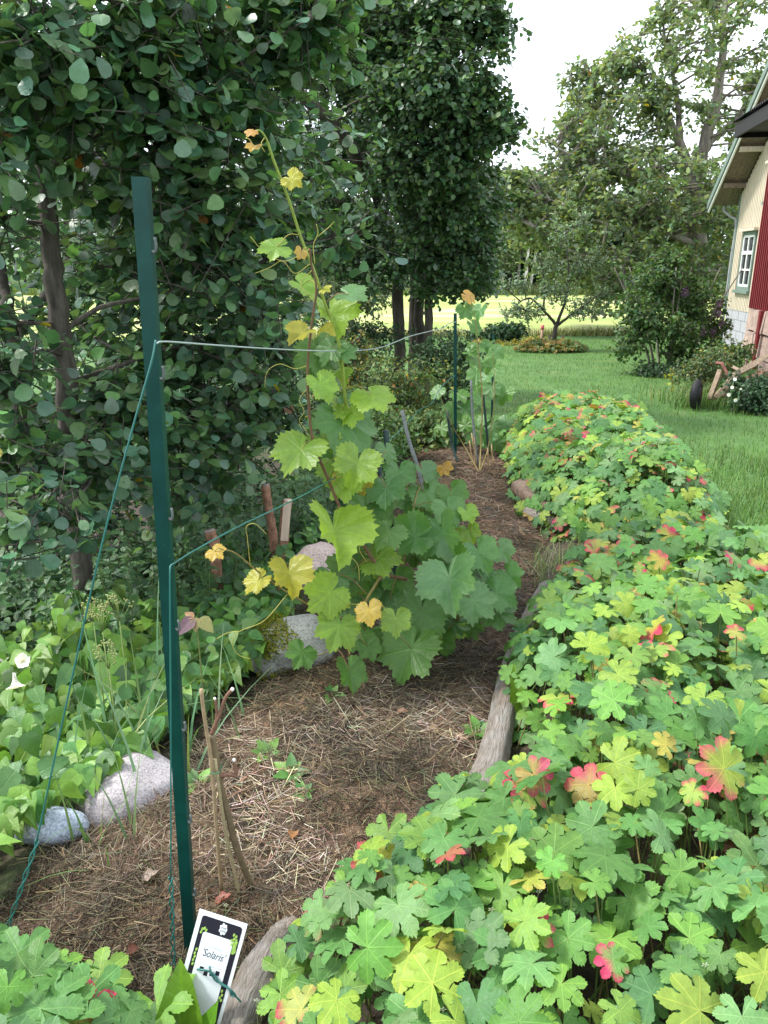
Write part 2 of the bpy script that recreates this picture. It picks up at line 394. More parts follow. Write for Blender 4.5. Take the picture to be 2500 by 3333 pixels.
# ------------------------------------------------------------------ terrain
BL_Y = [.4, 1.0, 1.76, 1.88, 2.21, 2.89, 4.17, 6.08, 7.9, 9.5]
BL_X = [-1.2, -1.1, -.99, -.86, -.72, -.46, -.36, 0.0, .33, .6]
BR_Y = [.4, 1.0, 1.36, 1.76, 2.0, 2.54, 3.6, 5.0, 6.25, 7.9, 9.5]
BR_X = [-.45, -.36, -.22, .08, .30, .48, .76, 1.15, 1.2, 1.3, 1.3]
def bedL(y): return np.interp(y, BL_Y, BL_X)
def bedR(y): return np.interp(y, BR_Y, BR_X)
def zbase(x, y):
    z = np.interp(y, [-60, 1.2, 8, 22, 28, 62, 90, 200], [.05, 0, -.40, -.82, -.95, -.95, -.3, 4])
    return z + .05 * (fbm(np.asarray(x) * .35, np.asarray(y) * .35, 2.0) - .5)
def ground(x, y):
    x = np.asarray(x, float); y = np.asarray(y, float); z = zbase(x, y)
    near = 1 - sstep(8.5, 11, y)
    z = z - .34 * sstep(0.02, .6, bedL(y) - x) * near
    z = z + .09 * sstep(0.0, .25, x - bedR(y)) * (1 - sstep(8, 9, y)) * (1 - sstep(2.0, 2.8, x - bedR(y)))
    inb = sstep(0.0, .12, x - bedL(y)) * sstep(0.0, .12, bedR(y) - x) * (1 - sstep(8, 9, y))
    return z - .06 * inb
def mulch_z(x, y):
    L, Rr = bedL(y), bedR(y); s = np.clip((x - L) / np.maximum(Rr - L, .05), 0, 1)
    crown = 1 - (2 * s - 1) ** 4
    crown = crown * np.interp(y, [.4, 1.5, 2.3], [.15, .35, 1.0])
    return zbase(x, y) - .02 + .09 * crown + .075 * (fbm(x * 3.2, y * 3.2, 5.) - .45) * crown + .05 * (fbm(x * 9, y * 9, 9., 3) - .5) + .02 * (fbm(x * 30, y * 30, 11., 2) - .5)

def axis(segs):
    o = []
    for a, b, n in segs: o += list(np.linspace(a, b, n, endpoint=False))
    return np.array(o + [segs[-1][1]])
gx = axis([(-220, -30, 14), (-30, -6, 20), (-6, -2.5, 24), (-2.5, 4.5, 84), (4.5, 12, 30), (12, 30, 14), (30, 220, 14)])
gy = axis([(-30, -2, 8), (-2, .4, 10), (.4, 9.5, 115), (9.5, 30, 60), (30, 90, 30), (90, 420, 14)])
X, Y = np.meshgrid(gx, gy, indexing='xy'); Z = ground(X, Y); nx, ny = len(gx), len(gy)
def gridF(nx, ny):
    i, j = np.meshgrid(np.arange(nx - 1), np.arange(ny - 1)); i = i.ravel(); j = j.ravel()
    a = j * nx + i; return np.concatenate([np.stack([a, a + 1, a + nx + 1], 1), np.stack([a, a + nx + 1, a + nx], 1)])
soil = np.maximum.reduce([sstep(-.1, .1, X - bedL(Y) ) * sstep(-.1, .1, bedR(Y) + .1 - X) * (1 - sstep(8, 9, Y)),
    sstep(-.2, 0.1, bedL(Y) - X) * (1 - sstep(8.5, 11, Y)),
    sstep(-.05, .1, X - bedR(Y)) * sstep(-.1, .3, bedR(Y) + 1.2 - X) * (1 - sstep(6.6, 7.6, Y)),
    (1 - sstep(.3, .8, Y)) * 0])
m, n, p, o = newmat('lawn_ground'); gp = geompos(n)
f1 = noise(n, 1.3, 6, gp); f2 = noise(n, 40, 3, gp)
g1 = ramp(n, f1, [(.3, (.052, .13, .024)), (.55, (.075, .165, .034)), (.75, (.125, .185, .05))])
g1 = mixc(n, 1.0, g1, ramp(n, f2, [(.25, (.62,) * 3), (.75, (1.3,) * 3)]), 'MULTIPLY')
s1 = ramp(n, noise(n, 22, 6, gp), [(.3, (.022, .015, .01)), (.7, (.075, .052, .034))])
sep = n.nodes.new('ShaderNodeSeparateColor'); n.links.new(attr(n), sep.inputs[0])
n.links.new(mixc(n, sep.outputs[0], g1, s1), p.inputs['Base Color']); p.inputs['Roughness'].default_value = .9
bump(n, p, f2, .8, .03)
M_LAWN = m
struct(link('ground', mesh_np('ground', np.column_stack([X.ravel(), Y.ravel(), Z.ravel()]), gridF(nx, ny), np.repeat(soil.ravel()[:, None], 3, 1)), M_LAWN))

# mown hay field beyond the garden
fx = np.linspace(-110, 110, 80); fy = np.concatenate([np.linspace(0, 1, 40)])
FX, FV = np.meshgrid(fx, fy, indexing='xy')
y0 = 27.2 + .9 * np.sin(FX * .23) + .5 * np.sin(FX * .9 + 1); FY = y0 + (63.2 - y0) * FV ** 1.3
FZ = ground(FX, FY) + .02
m, n, p, o = newmat('hay_field'); gp = geompos(n, (.10, .35, 1)); f = noise(n, 1.0, 5, gp, .6)
n.links.new(mixc(n, 1.0, ramp(n, f, [(.36, (.21, .30, .065)), (.48, (.30, .365, .09)), (.56, (.38, .395, .15)), (.66, (.5, .445, .25))]), ramp(n, noise(n, 6, 4, geompos(n)), [(.2, (.8,) * 3), (.8, (1.15,) * 3)]), 'MULTIPLY'), p.inputs['Base Color'])
p.inputs['Roughness'].default_value = .9
struct(link('field', mesh_np('field', np.column_stack([FX.ravel(), FY.ravel(), FZ.ravel()]), gridF(80, 40)), m))

# raised strip of soil under the hay mulch
u = np.linspace(-.06, 1.06, 70); v = axis([(.45, 4, 170), (4, 9, 110)])
U, VV = np.meshgrid(u, v, indexing='xy'); L, Rr = bedL(VV), bedR(VV); MX = L + (Rr - L) * U
MZ = mulch_z(MX, VV) - .10 * (sstep(.0, .06, -U) + sstep(1.0, 1.06, U))
m, n, p, o = newmat('hay_mulch'); gp = geompos(n)
fa = noise(n, 3.0, 4, gp); fb = noise(n, 130, 3, geompos(n, (1, .35, 1)), .7, 1.5); fc = noise(n, 130, 3, geompos(n, (.35, 1, 1)), .7, 1.5)
fm = mnode(n, 'MAXIMUM', fb, fc)
ca = ramp(n, fm, [(.40, (.04, .024, .015)), (.54, (.17, .10, .055)), (.70, (.38, .26, .15))])
cb = ramp(n, fm, [(.42, (.014, .011, .008)), (.58, (.06, .045, .028)), (.72, (.17, .13, .08))])
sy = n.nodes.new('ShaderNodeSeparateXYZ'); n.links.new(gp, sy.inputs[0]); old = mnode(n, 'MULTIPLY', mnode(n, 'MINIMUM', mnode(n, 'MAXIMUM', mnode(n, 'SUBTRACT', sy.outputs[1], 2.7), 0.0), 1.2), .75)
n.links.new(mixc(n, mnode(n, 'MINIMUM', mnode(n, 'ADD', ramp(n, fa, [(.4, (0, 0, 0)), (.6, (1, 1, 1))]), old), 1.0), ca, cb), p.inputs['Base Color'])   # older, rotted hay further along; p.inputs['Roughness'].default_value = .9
bump(n, p, fm, 1.0, .012)
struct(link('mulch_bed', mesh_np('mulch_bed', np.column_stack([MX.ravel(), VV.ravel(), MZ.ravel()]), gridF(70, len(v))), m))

# ------------------------------------------------------------------ cream house, its gable turned to the garden
def plainmat(name, c, rough=.7, nscale=8, amp=.18, spec=.3, stretch=None, bmp=0.0):
    m, n, p, o = newmat(name); f = noise(n, nscale, 5, geompos(n, stretch))
    n.links.new(ramp(n, f, [(.25, tuple(x * (1 - amp) for x in c)), (.75, tuple(min(1, x * (1 + amp)) for x in c))]), p.inputs['Base Color'])
    p.inputs['Roughness'].default_value = rough; p.inputs['Specular IOR Level'].default_value = spec
    if bmp: bump(n, p, f, bmp, .01)
    return m
M_CREAM = plainmat('cream_paint', (.58, .51, .40), stretch=(3, 3, .3))
M_GREENP = plainmat('green_trim_paint', (.16, .215, .185))
M_WHITEP = plainmat('white_paint', (.78, .78, .76), amp=.06)
M_SOFFIT = plainmat('weathered_soffit', (.22, .17, .13), stretch=(1, 6, 6), amp=.5)
M_REDP = plainmat('red_barn_paint', (.17, .018, .022), stretch=(3, 3, .3), amp=.25)
M_ROOFM = plainmat('dark_roof_sheet', (.014, .012, .013), rough=.6)
M_TILE = plainmat('roof_tile', (.18, .07, .05))
M_BLOCK = plainmat('concrete_block', (.40, .40, .43), nscale=25, amp=.15, bmp=.3)
M_MORTAR = plainmat('pale_mortar', (.62, .62, .62), nscale=20)
M_GRANITE = plainmat('pink_granite', (.40, .29, .25), nscale=9, amp=.4, bmp=.6)
M_ZINC = plainmat('zinc_pipe', (.30, .31, .32), rough=.4)
M_CURT = plainmat('pale_curtain', (.5, .5, .48))
m, n, p, o = newmat('window_glass'); p.inputs['Base Color'].default_value = (.03, .035, .04, 1); p.inputs['Roughness'].default_value = .06; p.inputs['Specular IOR Level'].default_value = .7
M_GLASS = m

hd = unit(np.array((-.13, -1, 0))); hn = np.array((hd[1], -hd[0], 0)); hn = hn if hn[0] < 0 else -hn    # hd runs along the gable towards the camera, hn points out of it
HC = np.array((10.25, 23.75, 0.0)); HROT = np.column_stack([hd, hn, (0, 0, 1)])
house = thing('house', 'cream board house with green trimmed windows and wide eaves at right edge', 'house', HC + np.array((0, 0, -.8)))
def hbox(name, s0, s1, n0, n1, z0, z1, mat, parent=house, col=None):
    c = ((s0 + s1) / 2, (n0 + n1) / 2, (z0 + z1) / 2); V, F = box((0, 0, 0), (s1 - s0, n1 - n0, z1 - z0))
    V = (V + np.array(c)) @ HROT.T + HC; return hpart(name, V, F, mat, parent)
def hpart(name, V, F, mat, parent=house):
    off = HC + np.array((0, 0, -.8)); q = parent
    o = link(name, mesh_np(name, V - off, F, smooth=False), mat, parent); return o
PIT = math.tan(R(36)); GW = 7.6; WT = .28
def roofz(s): return 3.42 + PIT * (s if s < GW / 2 else GW - s)
# inner wall: the gable as one pentagon slab, and the long side
def prism(profile, n0, n1):
    k = len(profile); A = np.array([(s, n0, z) for s, z in profile]); B = np.array([(s, n1, z) for s, z in profile])
    V = np.vstack([A, B]) @ HROT.T + HC; F = [(0, i, i + 1) for i in range(1, k - 1)] + [(k, k + i + 1, k + i) for i in range(1, k - 1)]
    for i in range(k):
        j = (i + 1) % k; F += [(i, k + i, k + j), (i, k + j, j)]
    return V, np.array(F)
wall = hpart('wall', *prism([(0, WT), (GW, WT), (GW, 3.42), (GW / 2, roofz(GW / 2)), (0, 3.42)], -6.0, 0), M_CREAM)
for k in range(34):
    s = .10 + k * .135
    if s > 4.6: break
    zb, zt = WT - .04, roofz(s) - .02
    spans = [(zb, zt)]
    if .62 < s < 1.98: spans = [(zb, .72), (2.46, zt)]
    if 2.18 < s < 2.9: spans = [(zb, 2.98), (4.22, zt)] if zt > 4.3 else [(zb, 2.98)]
    for a, b in spans: hbox('board', s, s + .085, 0.002, .03, a, b, M_CREAM, house)
hbox('corner_board', -.03, .085, 0.002, .045, WT - .05, 3.40, M_GREENP)
hbox('corner_board', -.03, .0, -5.9, .0, WT - .05, 3.30, M_GREENP)
def window(s0, s1, z0, z1, cols, rows, pointed=False):
    wn = bpy.data.objects.new('window', None); COL.objects.link(wn); wn.parent = house
    hbox('pane', s0 + .1, s1 - .1, .006, .016, z0 + .1, z1 - .1, M_GLASS, wn)
    for a, b, c, d in ((s0, s0 + .1, z0, z1), (s1 - .1, s1, z0, z1), (s0 + .1, s1 - .1, z1 - .1, z1), (s0 + .1, s1 - .1, z0, z0 + .1)):
        hbox('frame', a, b, .004, .055, c, d, M_GREENP, wn)
    i0, i1, j0, j1 = s0 + .1, s1 - .1, z0 + .1, z1 - .1
    for a, b, c, d in ((i0, i0 + .06, j0, j1), (i1 - .06, i1, j0, j1), (i0, i1, j0, j0 + .06), (i0, i1, j1 - .06, j1)): hbox('sash', a, b, .018, .046, c, d, M_WHITEP, wn)
    for k in range(1, cols):
        x = i0 + (i1 - i0) * k / cols; hbox('glazing_bar', x - .03, x + .03, .02, .05, j0, j1, M_WHITEP, wn)
    for k, f in enumerate(rows):
        z = j0 + (j1 - j0) * f; t = .045 if k == len(rows) - 1 else .022; hbox('glazing_bar', i0, i1, .021, .048 + .004 * k, z - t, z + t, M_WHITEP, wn)
    hbox('sill', s0 - .08, s1 + .08, .0, .12, z0 - .08, z0, M_GREENP, wn); hbox('hood', s0 - .1, s1 + .1, .0, .16, z1, z1 + .07, M_CREAM, wn)
    hbox('apron', s0 + .02, s1 - .02, .003, .07, z1 - .001, z1 + .0, M_GREENP, wn) if False else None
    if pointed:
        V, F = prism([(s0, z1 + .07), (s1, z1 + .07), ((s0 + s1) / 2, z1 + .42)], .0, .07); hpart('hood', V, F, M_GREENP, wn)
    return wn
window(.78, 1.92, .80, 2.36, 2, (.33, .66))
window(2.3, 2.82, 3.05, 3.95, 2, (.5,), True)
# foundation of pale concrete blocks
hbox('foundation_core', .02, GW, -5.9, -.02, -.95, WT - .02, M_MORTAR)
for r in range(4):
    for k in range(9):
        s = k * .62 - (.31 if r % 2 else 0); a, b = max(s, 0) + .01, s + .60
        z1 = WT - .01 - r * .30
        hbox('block', a, b, -.03, .012, z1 - .285, z1, M_BLOCK)
# roof: two slopes with a wide gable overhang, soffit boards, bargeboards, purlin ends
def slope(name, s0, s1, n0, n1, dz0, dz1, mat):
    zz = lambda s: 3.42 + PIT * s
    P = [(s0, n0, zz(s0) + dz0), (s1, n0, zz(s1) + dz0), (s1, n1, zz(s1) + dz0), (s0, n1, zz(s0) + dz0), (s0, n0, zz(s0) + dz1), (s1, n0, zz(s1) + dz1), (s1, n1, zz(s1) + dz1), (s0, n1, zz(s0) + dz1)]
    V = np.array(P) @ HROT.T + HC; return hpart(name, V, box((0, 0, 0), (1, 1, 1))[1], mat)
OV = .74
slope('roof', -.55, GW / 2, -6.2, OV - .02, .14, .22, M_TILE)
V, F = prism([(GW / 2, roofz(GW / 2) + .14), (GW + .5, 3.42 - PIT * .5 + .14), (GW + .5, 3.42 - PIT * .5 + .22), (GW / 2, roofz(GW / 2) + .22)], -6.2, OV - .02); hpart('roof', V, F, M_TILE)
for k in range(6):
    a = k * .12 + .005; slope('soffit_board', -.52, GW / 2 - .01, a, a + .115, .10, .135, M_SOFFIT)
for k in range(3): slope('soffit_board', -.52, -.02, -6 + k * 2, -6 + k * 2 + 1.98, .09, .135, M_SOFFIT)
slope('bargeboard', -.58, GW / 2, OV, OV + .035, .02, .24, M_GREENP)
slope('bargeboard', -.58, GW / 2, OV - .05, OV - .005, -.06, .05, M_WHITEP)
for s in (.25, 1.35, 2.45, 3.4):
    hbox('purlin', s, s + .14, -.1, OV - .12, roofz(s) - .06, roofz(s) + .06, M_SOFFIT if s < .3 else M_CREAM)
g = Geo(); P = [(-.42, .35, 3.12), (-.40, .32, 2.98), (-.20, .16, 2.8), (-.06, .04, 2.62), (-.05, .05, 1.6), (-.05, .05, -.6)]
add_tube(g, catmull(np.array(P) @ HROT.T + HC - (HC + np.array((0, 0, -.8))), 5), .036, 8); g.obj('downpipe', M_ZINC, house)

# red annex in front of it
RC = np.array((8.35, 18.15, 0.0)); ad = unit(np.array((-.16, -1, 0))); an = np.array((ad[1], -ad[0], 0)); an = an if an[0] < 0 else -an
AROT = np.column_stack([ad, an, (0, 0, 1)])
annex = thing('red_annex', 'dark red batten clad annex with corrugated roof on granite blocks', 'building', RC + np.array((0, 0, -.7)))
def abox(name, s0, s1, n0, n1, z0, z1, mat, parent=annex, jit=0.0):
    V, F = box(((s0 + s1) / 2, (n0 + n1) / 2, (z0 + z1) / 2), (s1 - s0, n1 - n0, z1 - z0))
    if jit: V = V + np.random.default_rng(int(abs(s0 * 977 + z0 * 131) * 10) + 3).normal(0, jit, V.shape)
    return link(name, mesh_np(name, V @ AROT.T + np.array((0, 0, .7)), F, smooth=False), mat, parent)
abox('wall', 0, 5.6, -2.6, -.001, .58, 4.5, M_REDP)
for k in range(40):
    s = .02 + k * .14
    if s > 5.5: break
    abox('batten', s, s + .06, .0, .03, .56, 4.45, M_REDP)
abox('foundation_core', .05, 5.5, -2.5, -.03, -.9, .575, M_BARKD)
for r, (z0, z1) in enumerate(((.10, .57), (-.42, .08), (-.9, -.44))):
    s = 0.0; k = 0
    while s < 5.4:
        wd = (.62, .8, .55, .95)[(k + r) % 4]; abox('block', s + .02, s + wd - .02, -.12, .03 + .02 * ((k * 7 + r) % 3), z0, z1 - .02, M_GRANITE, jit=.018); s += wd; k += 1
abox('roof', -.55, 5.8, -2.9, .62, 4.62, 4.66, M_ROOFM) if False else None
g = Geo(); nr = 90; ss = np.linspace(-.6, 5.9, nr); nn = np.array([.72, -.9, -2.9])
zz = 4.50 + (.72 - nn)[:, None] * .34 + .025 * np.sin(ss * 2 * math.pi / .14)[None]
GV = np.stack([np.broadcast_to(ss, (3, nr)), np.broadcast_to(nn[:, None], (3, nr)), zz], -1).reshape(-1, 3)
top = GV + np.array((0, 0, .02)); FF = gridF(nr, 3)
g.add(GV @ AROT.T + np.array((0, 0, .7)), FF[:, ::-1]); g.add(top @ AROT.T + np.array((0, 0, .7)), FF); g.obj('roof', M_ROOFM, annex)
abox('fascia', -.6, 5.9, .60, .66, 4.18, 4.46, M_ROOFM)
abox('fascia', -.64, -.60, -2.6, .66, 4.18, 4.46, M_ROOFM)
abox('soffit', -.6, 5.8, 0.0, .6, 4.28, 4.31, M_ROOFM)
abox('red_post', 1.15, 1.30, .04, .12, -.75, .56, M_REDP)
# ------------------------------------------------------------------ trees and shrubs
CAMP = np.array((0, 0, CAM_H))
def ell_points(c, r, n, shell=2.4):
    d = rdirs(n); rad = rng.random(n) ** (1 / shell)
    return np.asarray(c) + d * rad[:, None] * np.asarray(r), d
def crown_sprays(clusters, per, slen, droop=.15, up=.15):
    """clusters: (centre, radii, number of sprays) -> leaf positions, outward directions, spray sticks"""
    P, O, T, S0, S1 = [], [], [], [], []
    for c, r, ns in clusters:
        pts, d = ell_points(c, r, ns)
        dirs = unit(d * .7 + rng.normal(0, .5, (ns, 3)) + np.array((0, 0, up)))
        L = slen * rng.uniform(.6, 1.3, ns)
        base = pts - dirs * L[:, None] * .5; end = pts + dirs * L[:, None] * .5; end[:, 2] -= droop * L
        t = (np.arange(per) + rng.random((ns, per))) / per
        lp = base[:, None] + (end - base)[:, None] * t[..., None] + rng.normal(0, slen * .06, (ns, per, 3))
        P.append(lp.reshape(-1, 3)); O.append(np.repeat(d, per, 0)); T.append(np.repeat(dirs, per, 0))
        S0.append(base + (np.asarray(c) - base) * .35 * rng.random((ns, 1))); S1.append(end)
    return [np.concatenate(q) for q in (P, O, T, S0, S1)]
def leaf_frames(O, T, up=.7, outw=.35, jit=.55, hang=.35):
    n = len(O); nor = np.array((0, 0, up)) + O * outw + rng.normal(0, jit, (n, 3))
    f = T * .6 + rng.normal(0, .6, (n, 3)) - np.array((0, 0, hang)); return frames(nor, f)
def tree(name, label, cat, base, trunks, clusters, tpls, size, per, slen, pal, mat, bark, group=None, twig=.004, twigfrac=.5, jit=.2,
         limb=.02, nobj=0, objtpl=None, leafkw={}, shade=None, sprkw={}, crown='crown', gold=0.0):
    base = np.asarray(base, float); t = thing(name, label, cat, base, group)
    if trunks:
        g = Geo(); allp = []
        for P, r in trunks:
            Q = catmull(np.asarray(P, float), 7); Q = Q + np.vstack([np.zeros(3), rng.normal(0, np.max(r) * .10, (len(Q) - 2, 3)), np.zeros(3)])
            add_tube(g, Q - base, r, 9 if np.max(r) > .05 else 6); allp.append(Q)
        g.obj('trunk', bark, t); allp = np.concatenate(allp)
    P, O, T, S0, S1 = crown_sprays(clusters, per, slen, **sprkw)
    g = Geo(); k = rng.random(len(S0)) < twigfrac
    V, F = sticks(S0[k] - base, S1[k] - base, twig, twig * .5); g.add(V, F)
    if trunks and limb:
        for c, r, ns in clusters:
            c = np.asarray(c); i = np.argmin(np.linalg.norm((allp - c) * (1, 1, 1.3) + np.array((0, 0, .0)), axis=1) + 0.6 * np.maximum(allp[:, 2] - c[2], 0)); a = allp[i]
            mid = (a + c) / 2 + rng.normal(0, .06, 3) * np.linalg.norm(c - a) + np.array((0, 0, .05 * np.linalg.norm(c - a)))
            tips = [c + np.asarray(r) * rdirs(1)[0] * .7 for _ in range(3)]
            add_tube(g, catmull([a - base, mid - base, c - base], 4), [limb, limb * .35], 5)
            for e in tips: add_tube(g, catmull([mid - base, (mid * .3 + c * .7) - base + rng.normal(0, .05, 3), e - base], 3), [limb * .4, limb * .12], 4)
    g.obj('branch', bark, t)['kind'] = 'stuff'
    ok = P[:, 2] > ground(P[:, 0], P[:, 1]) + .01
    P, O, T = P[ok], O[ok], T[ok]; n = len(P)
    Rm = leaf_frames(O, T, **leafkw); sz = size * rng.uniform(.65, 1.2, n); c1 = pick(pal, n, jit)
    if gold:
        q = rng.random(n) < gold; c1[q] = pick([(.32, .26, .03), (.25, .11, .03)], q.sum())
    if nobj:
        dist = np.linalg.norm(P - CAMP, axis=1); u = P[:, 0] / np.maximum(P[:, 1], .1)
        vis = np.where(np.abs(u) < .55, dist, 99); idx = np.argsort(vis)[:nobj]; rest = np.ones(n, bool); rest[idx] = False
        V_ = [leaf_mesh(objtpl[j % len(objtpl)], pick(pal, 1, jit)[0], mat=mat) for j in range(24)]
        for j in idx: leaf_obj(V_[random.randrange(24)], P[j], Rm[j], sz[j] * 1.0, t, 'leaf', base)
        P, Rm, sz, c1 = P[rest], Rm[rest], sz[rest], c1[rest]
    o = scatter(crown, tpls, P - base, Rm, sz, c1, mat, t)
    return t
A_HI = [tpl_pinnate(ALDER, fold=.12 + .06 * k, droop=.08 + .07 * k, wave=.04, seed=k) for k in range(4)]
A_MID = [tpl_pinnate([(0, .03), (.2, .24), (.5, .41), (.78, .42), (.96, .2), (.96, 0)], fold=.12 + .08 * k, droop=.08 + .09 * k) for k in range(3)]
def tpl_flat(b):
    V = np.array([(0, 0, 0), (-.37, .42, -.05 * b), (-.31, .84, -.2 * b), (0, .96, -.3 * b), (.31, .84, -.2 * b), (.37, .42, -.05 * b)]); return _tpl(V, [(0, 5, 4), (0, 4, 3), (0, 3, 2), (0, 2, 1)], edge=np.zeros(6))
A_FLAT = [tpl_flat(.3), tpl_flat(1.0)]
A_LO = [tpl_pinnate(ALDER_LO, fold=.15, droop=.12), tpl_pinnate(ALDER_LO, fold=.3, droop=.25)]
O_HI = [tpl_pinnate(OVATE, fold=.2, droop=.1 + .1 * k) for k in range(3)]
O_LO = [tpl_pinnate(OVATE_LO, fold=.2, droop=.15), tpl_pinnate(OVATE_LO, fold=.35, droop=.3)]
D_LO = [tpl_pinnate(DIAMOND, fold=.2, droop=.1)]
PAL_ALD = [(.09, .185, .085), (.074, .155, .078), (.11, .22, .085), (.068, .145, .088), (.13, .24, .085), (.088, .185, .11)]
PAL_CEN = [(.066, .135, .064), (.055, .115, .062), (.085, .16, .07), (.105, .185, .068)]
ez = lambda x, y: float(ground(x, y))

# young alder, left
b = at(215, 1560, 3.5); b[2] = ez(b[0], b[1])
tr1 = [([b, at(235, 1500, 3.5), at(215, 1200, 3.5), at(180, 950, 3.5), at(150, 640, 3.5), at(110, 350, 3.55), at(90, 60, 3.6), at(70, -300, 3.7)], [.052, .05, .044, .036, .026, .018]),
       ([at(130, 560, 3.52), at(330, 440, 3.5), at(560, 300, 3.5), at(800, 180, 3.45), at(1010, 60, 3.4)], [.016, .012, .008, .004]),
       ([at(205, 1080, 3.5), at(330, 1000, 3.6), at(520, 960, 3.7), at(760, 900, 3.8)], [.014, .010, .006]),
       ([at(215, 1250, 3.5), at(420, 1180, 3.7), at(600, 1130, 3.8), at(860, 1230, 3.9)], [.014, .010, .005]),
       ([at(150, 640, 3.5), at(330, 570, 3.8), at(600, 560, 4.0), at(900, 470, 4.1)], [.014, .009, .004]),
       ([at(120, 400, 3.5), at(20, 250, 3.2), at(-60, 120, 3.0)], [.012, .006])]
cl1 = []
def cl(px, py, Y, r, n): cl1.append((at(px, py, Y), np.array(r), n))
for px, py, Y, rr, n in [(60, 120, 3.0, .32, 60), (330, 60, 3.2, .34, 70), (620, 60, 3.5, .36, 80), (900, 60, 3.7, .32, 70), (-60, 400, 3.0, .24, 46), (420, 330, 3.4, .36, 84), (1010, 40, 3.6, .2, 26),
                         (720, 330, 3.6, .36, 84), (450, 640, 4.0, .32, 60), (650, 620, 3.6, .36, 84), (-70, 700, 3.3, .22, 34), (470, 880, 4.1, .34, 60), (720, 880, 3.8, .38, 76),
                         (900, 700, 4.0, .32, 44), (500, 1130, 4.1, .34, 60), (730, 1130, 4.0, .38, 76), (-60, 1060, 3.2, .22, 30), (880, 1060, 4.2, .28, 30), (40, 1190, 3.0, .13, 22), (400, 1260, 3.6, .22, 36),
                         (480, 1360, 3.7, .34, 70), (720, 1370, 4.1, .38, 76), (870, 1330, 4.3, .26, 28), (330, 1480, 3.3, .24, 44), (580, 1560, 4.0, .34, 56), (60, 1480, 3.0, .26, 46), (980, 480, 4.3, .32, 28), (130, 230, 3.3, .3, 50), (270, 480, 3.9, .34, 56), (250, 800, 4.6, .34, 40), (260, 1050, 4.6, .3, 34),
                         (1110, 770, 3.9, .12, 7), (200, 1680, 2.7, .13, 12), (60, 1720, 2.6, .13, 11)]:
    cl(px, py, Y, (rr, rr * .9, rr * .75), n)
tree('alder_tree', 'young alder with smooth grey trunk and large round dark leaves behind the near post', 'tree', b, tr1, cl1, A_MID, .066, 9, .36, PAL_ALD, M_ALD, M_BARK,
     nobj=300, objtpl=A_HI, twig=.0042, twigfrac=.9, limb=.012, leafkw=dict(up=.9, outw=.25, jit=.5, hang=.6), gold=.004)

# second alder thicket further left and behind
b = at(20, 1250, 4.4); b[2] = ez(b[0], b[1])
cl1 = []
for px, py, Y, rr, n in [(-60, 300, 5.0, .7, 70), (250, 250, 5.6, .8, 90), (560, 250, 5.8, .8, 90), (60, 750, 5.4, .7, 55), (480, 760, 6.0, .8, 70), (820, 560, 6.4, .7, 60), (200, 1150, 5.2, .6, 60), (560, 1180, 6.0, .7, 80), (820, 1050, 6.4, .55, 55), (-40, 1400, 4.8, .5, 35), (850, 60, 6.2, .7, 60)]:
    cl(px, py, Y, (rr, rr, rr * .8), n)
tree('alder_tree', 'leaning dark stemmed alder at the left edge behind the young alder', 'tree', b,
     [([b, at(40, 1120, 4.4), at(0, 900, 4.5), at(-40, 600, 4.6), at(-60, 100, 4.8)], [.05, .04, .03, .02]), ([at(40, 1120, 4.4), at(250, 800, 5.2), at(420, 400, 5.6), at(520, 0, 5.8)], [.03, .02, .012])],
     cl1, A_FLAT, .062, 12, .45, PAL_ALD, M_ALD, M_BARKD, twig=.004, limb=.012, leafkw=dict(up=.9, jit=.5, hang=.6))

# big alder in the middle: several stems, a long leaning limb, dense dark crown
b = at(1330, 1230, 13.0); b[2] = ez(b[0], b[1])
def up(px, py, Y): return at(px, py, Y)
stems = [([np.array((up(1300, 1150, 13)[0], 13, ez(0, 13))), up(1296, 980, 13), up(1290, 860, 13), up(1250, 700, 12.6), up(1180, 540, 11.2), up(1080, 400, 10.4), up(960, 290, 10.0), up(840, 120, 9.8), up(760, -60, 9.7)], [.10, .095, .09, .085, .08, .075, .065, .05]),
         ([np.array((up(1345, 1150, 13.4)[0], 13.4, ez(0, 13))), up(1350, 960, 13.4), up(1345, 800, 13.4), up(1330, 600, 13.2), up(1290, 350, 12.5), up(1260, 60, 12), up(1240, -200, 12)], [.09, .085, .08, .07, .05]),
         ([np.array((up(1375, 1150, 13.1)[0], 13.1, ez(0, 13))), up(1365, 960, 13.1), up(1385, 800, 13), up(1420, 600, 12.4), up(1440, 350, 11.6), up(1430, 50, 11), up(1420, -200, 11)], [.085, .08, .075, .06, .04]),
         ([np.array((up(1393, 1150, 12.6)[0], 12.6, ez(0, 13))), up(1398, 960, 12.6), up(1410, 820, 12.6), up(1500, 640, 12), up(1590, 520, 11.4)], [.07, .065, .05, .025]),
         ([up(1240, 690, 12.5), up(1120, 660, 12.2), up(980, 620, 12)], [.05, .03, .015]),
         ([up(1290, 860, 13), up(1180, 800, 12.6), up(1060, 730, 12.4), up(960, 560, 12), up(880, 400, 12)], [.06, .045, .03, .02])]
cl1 = []
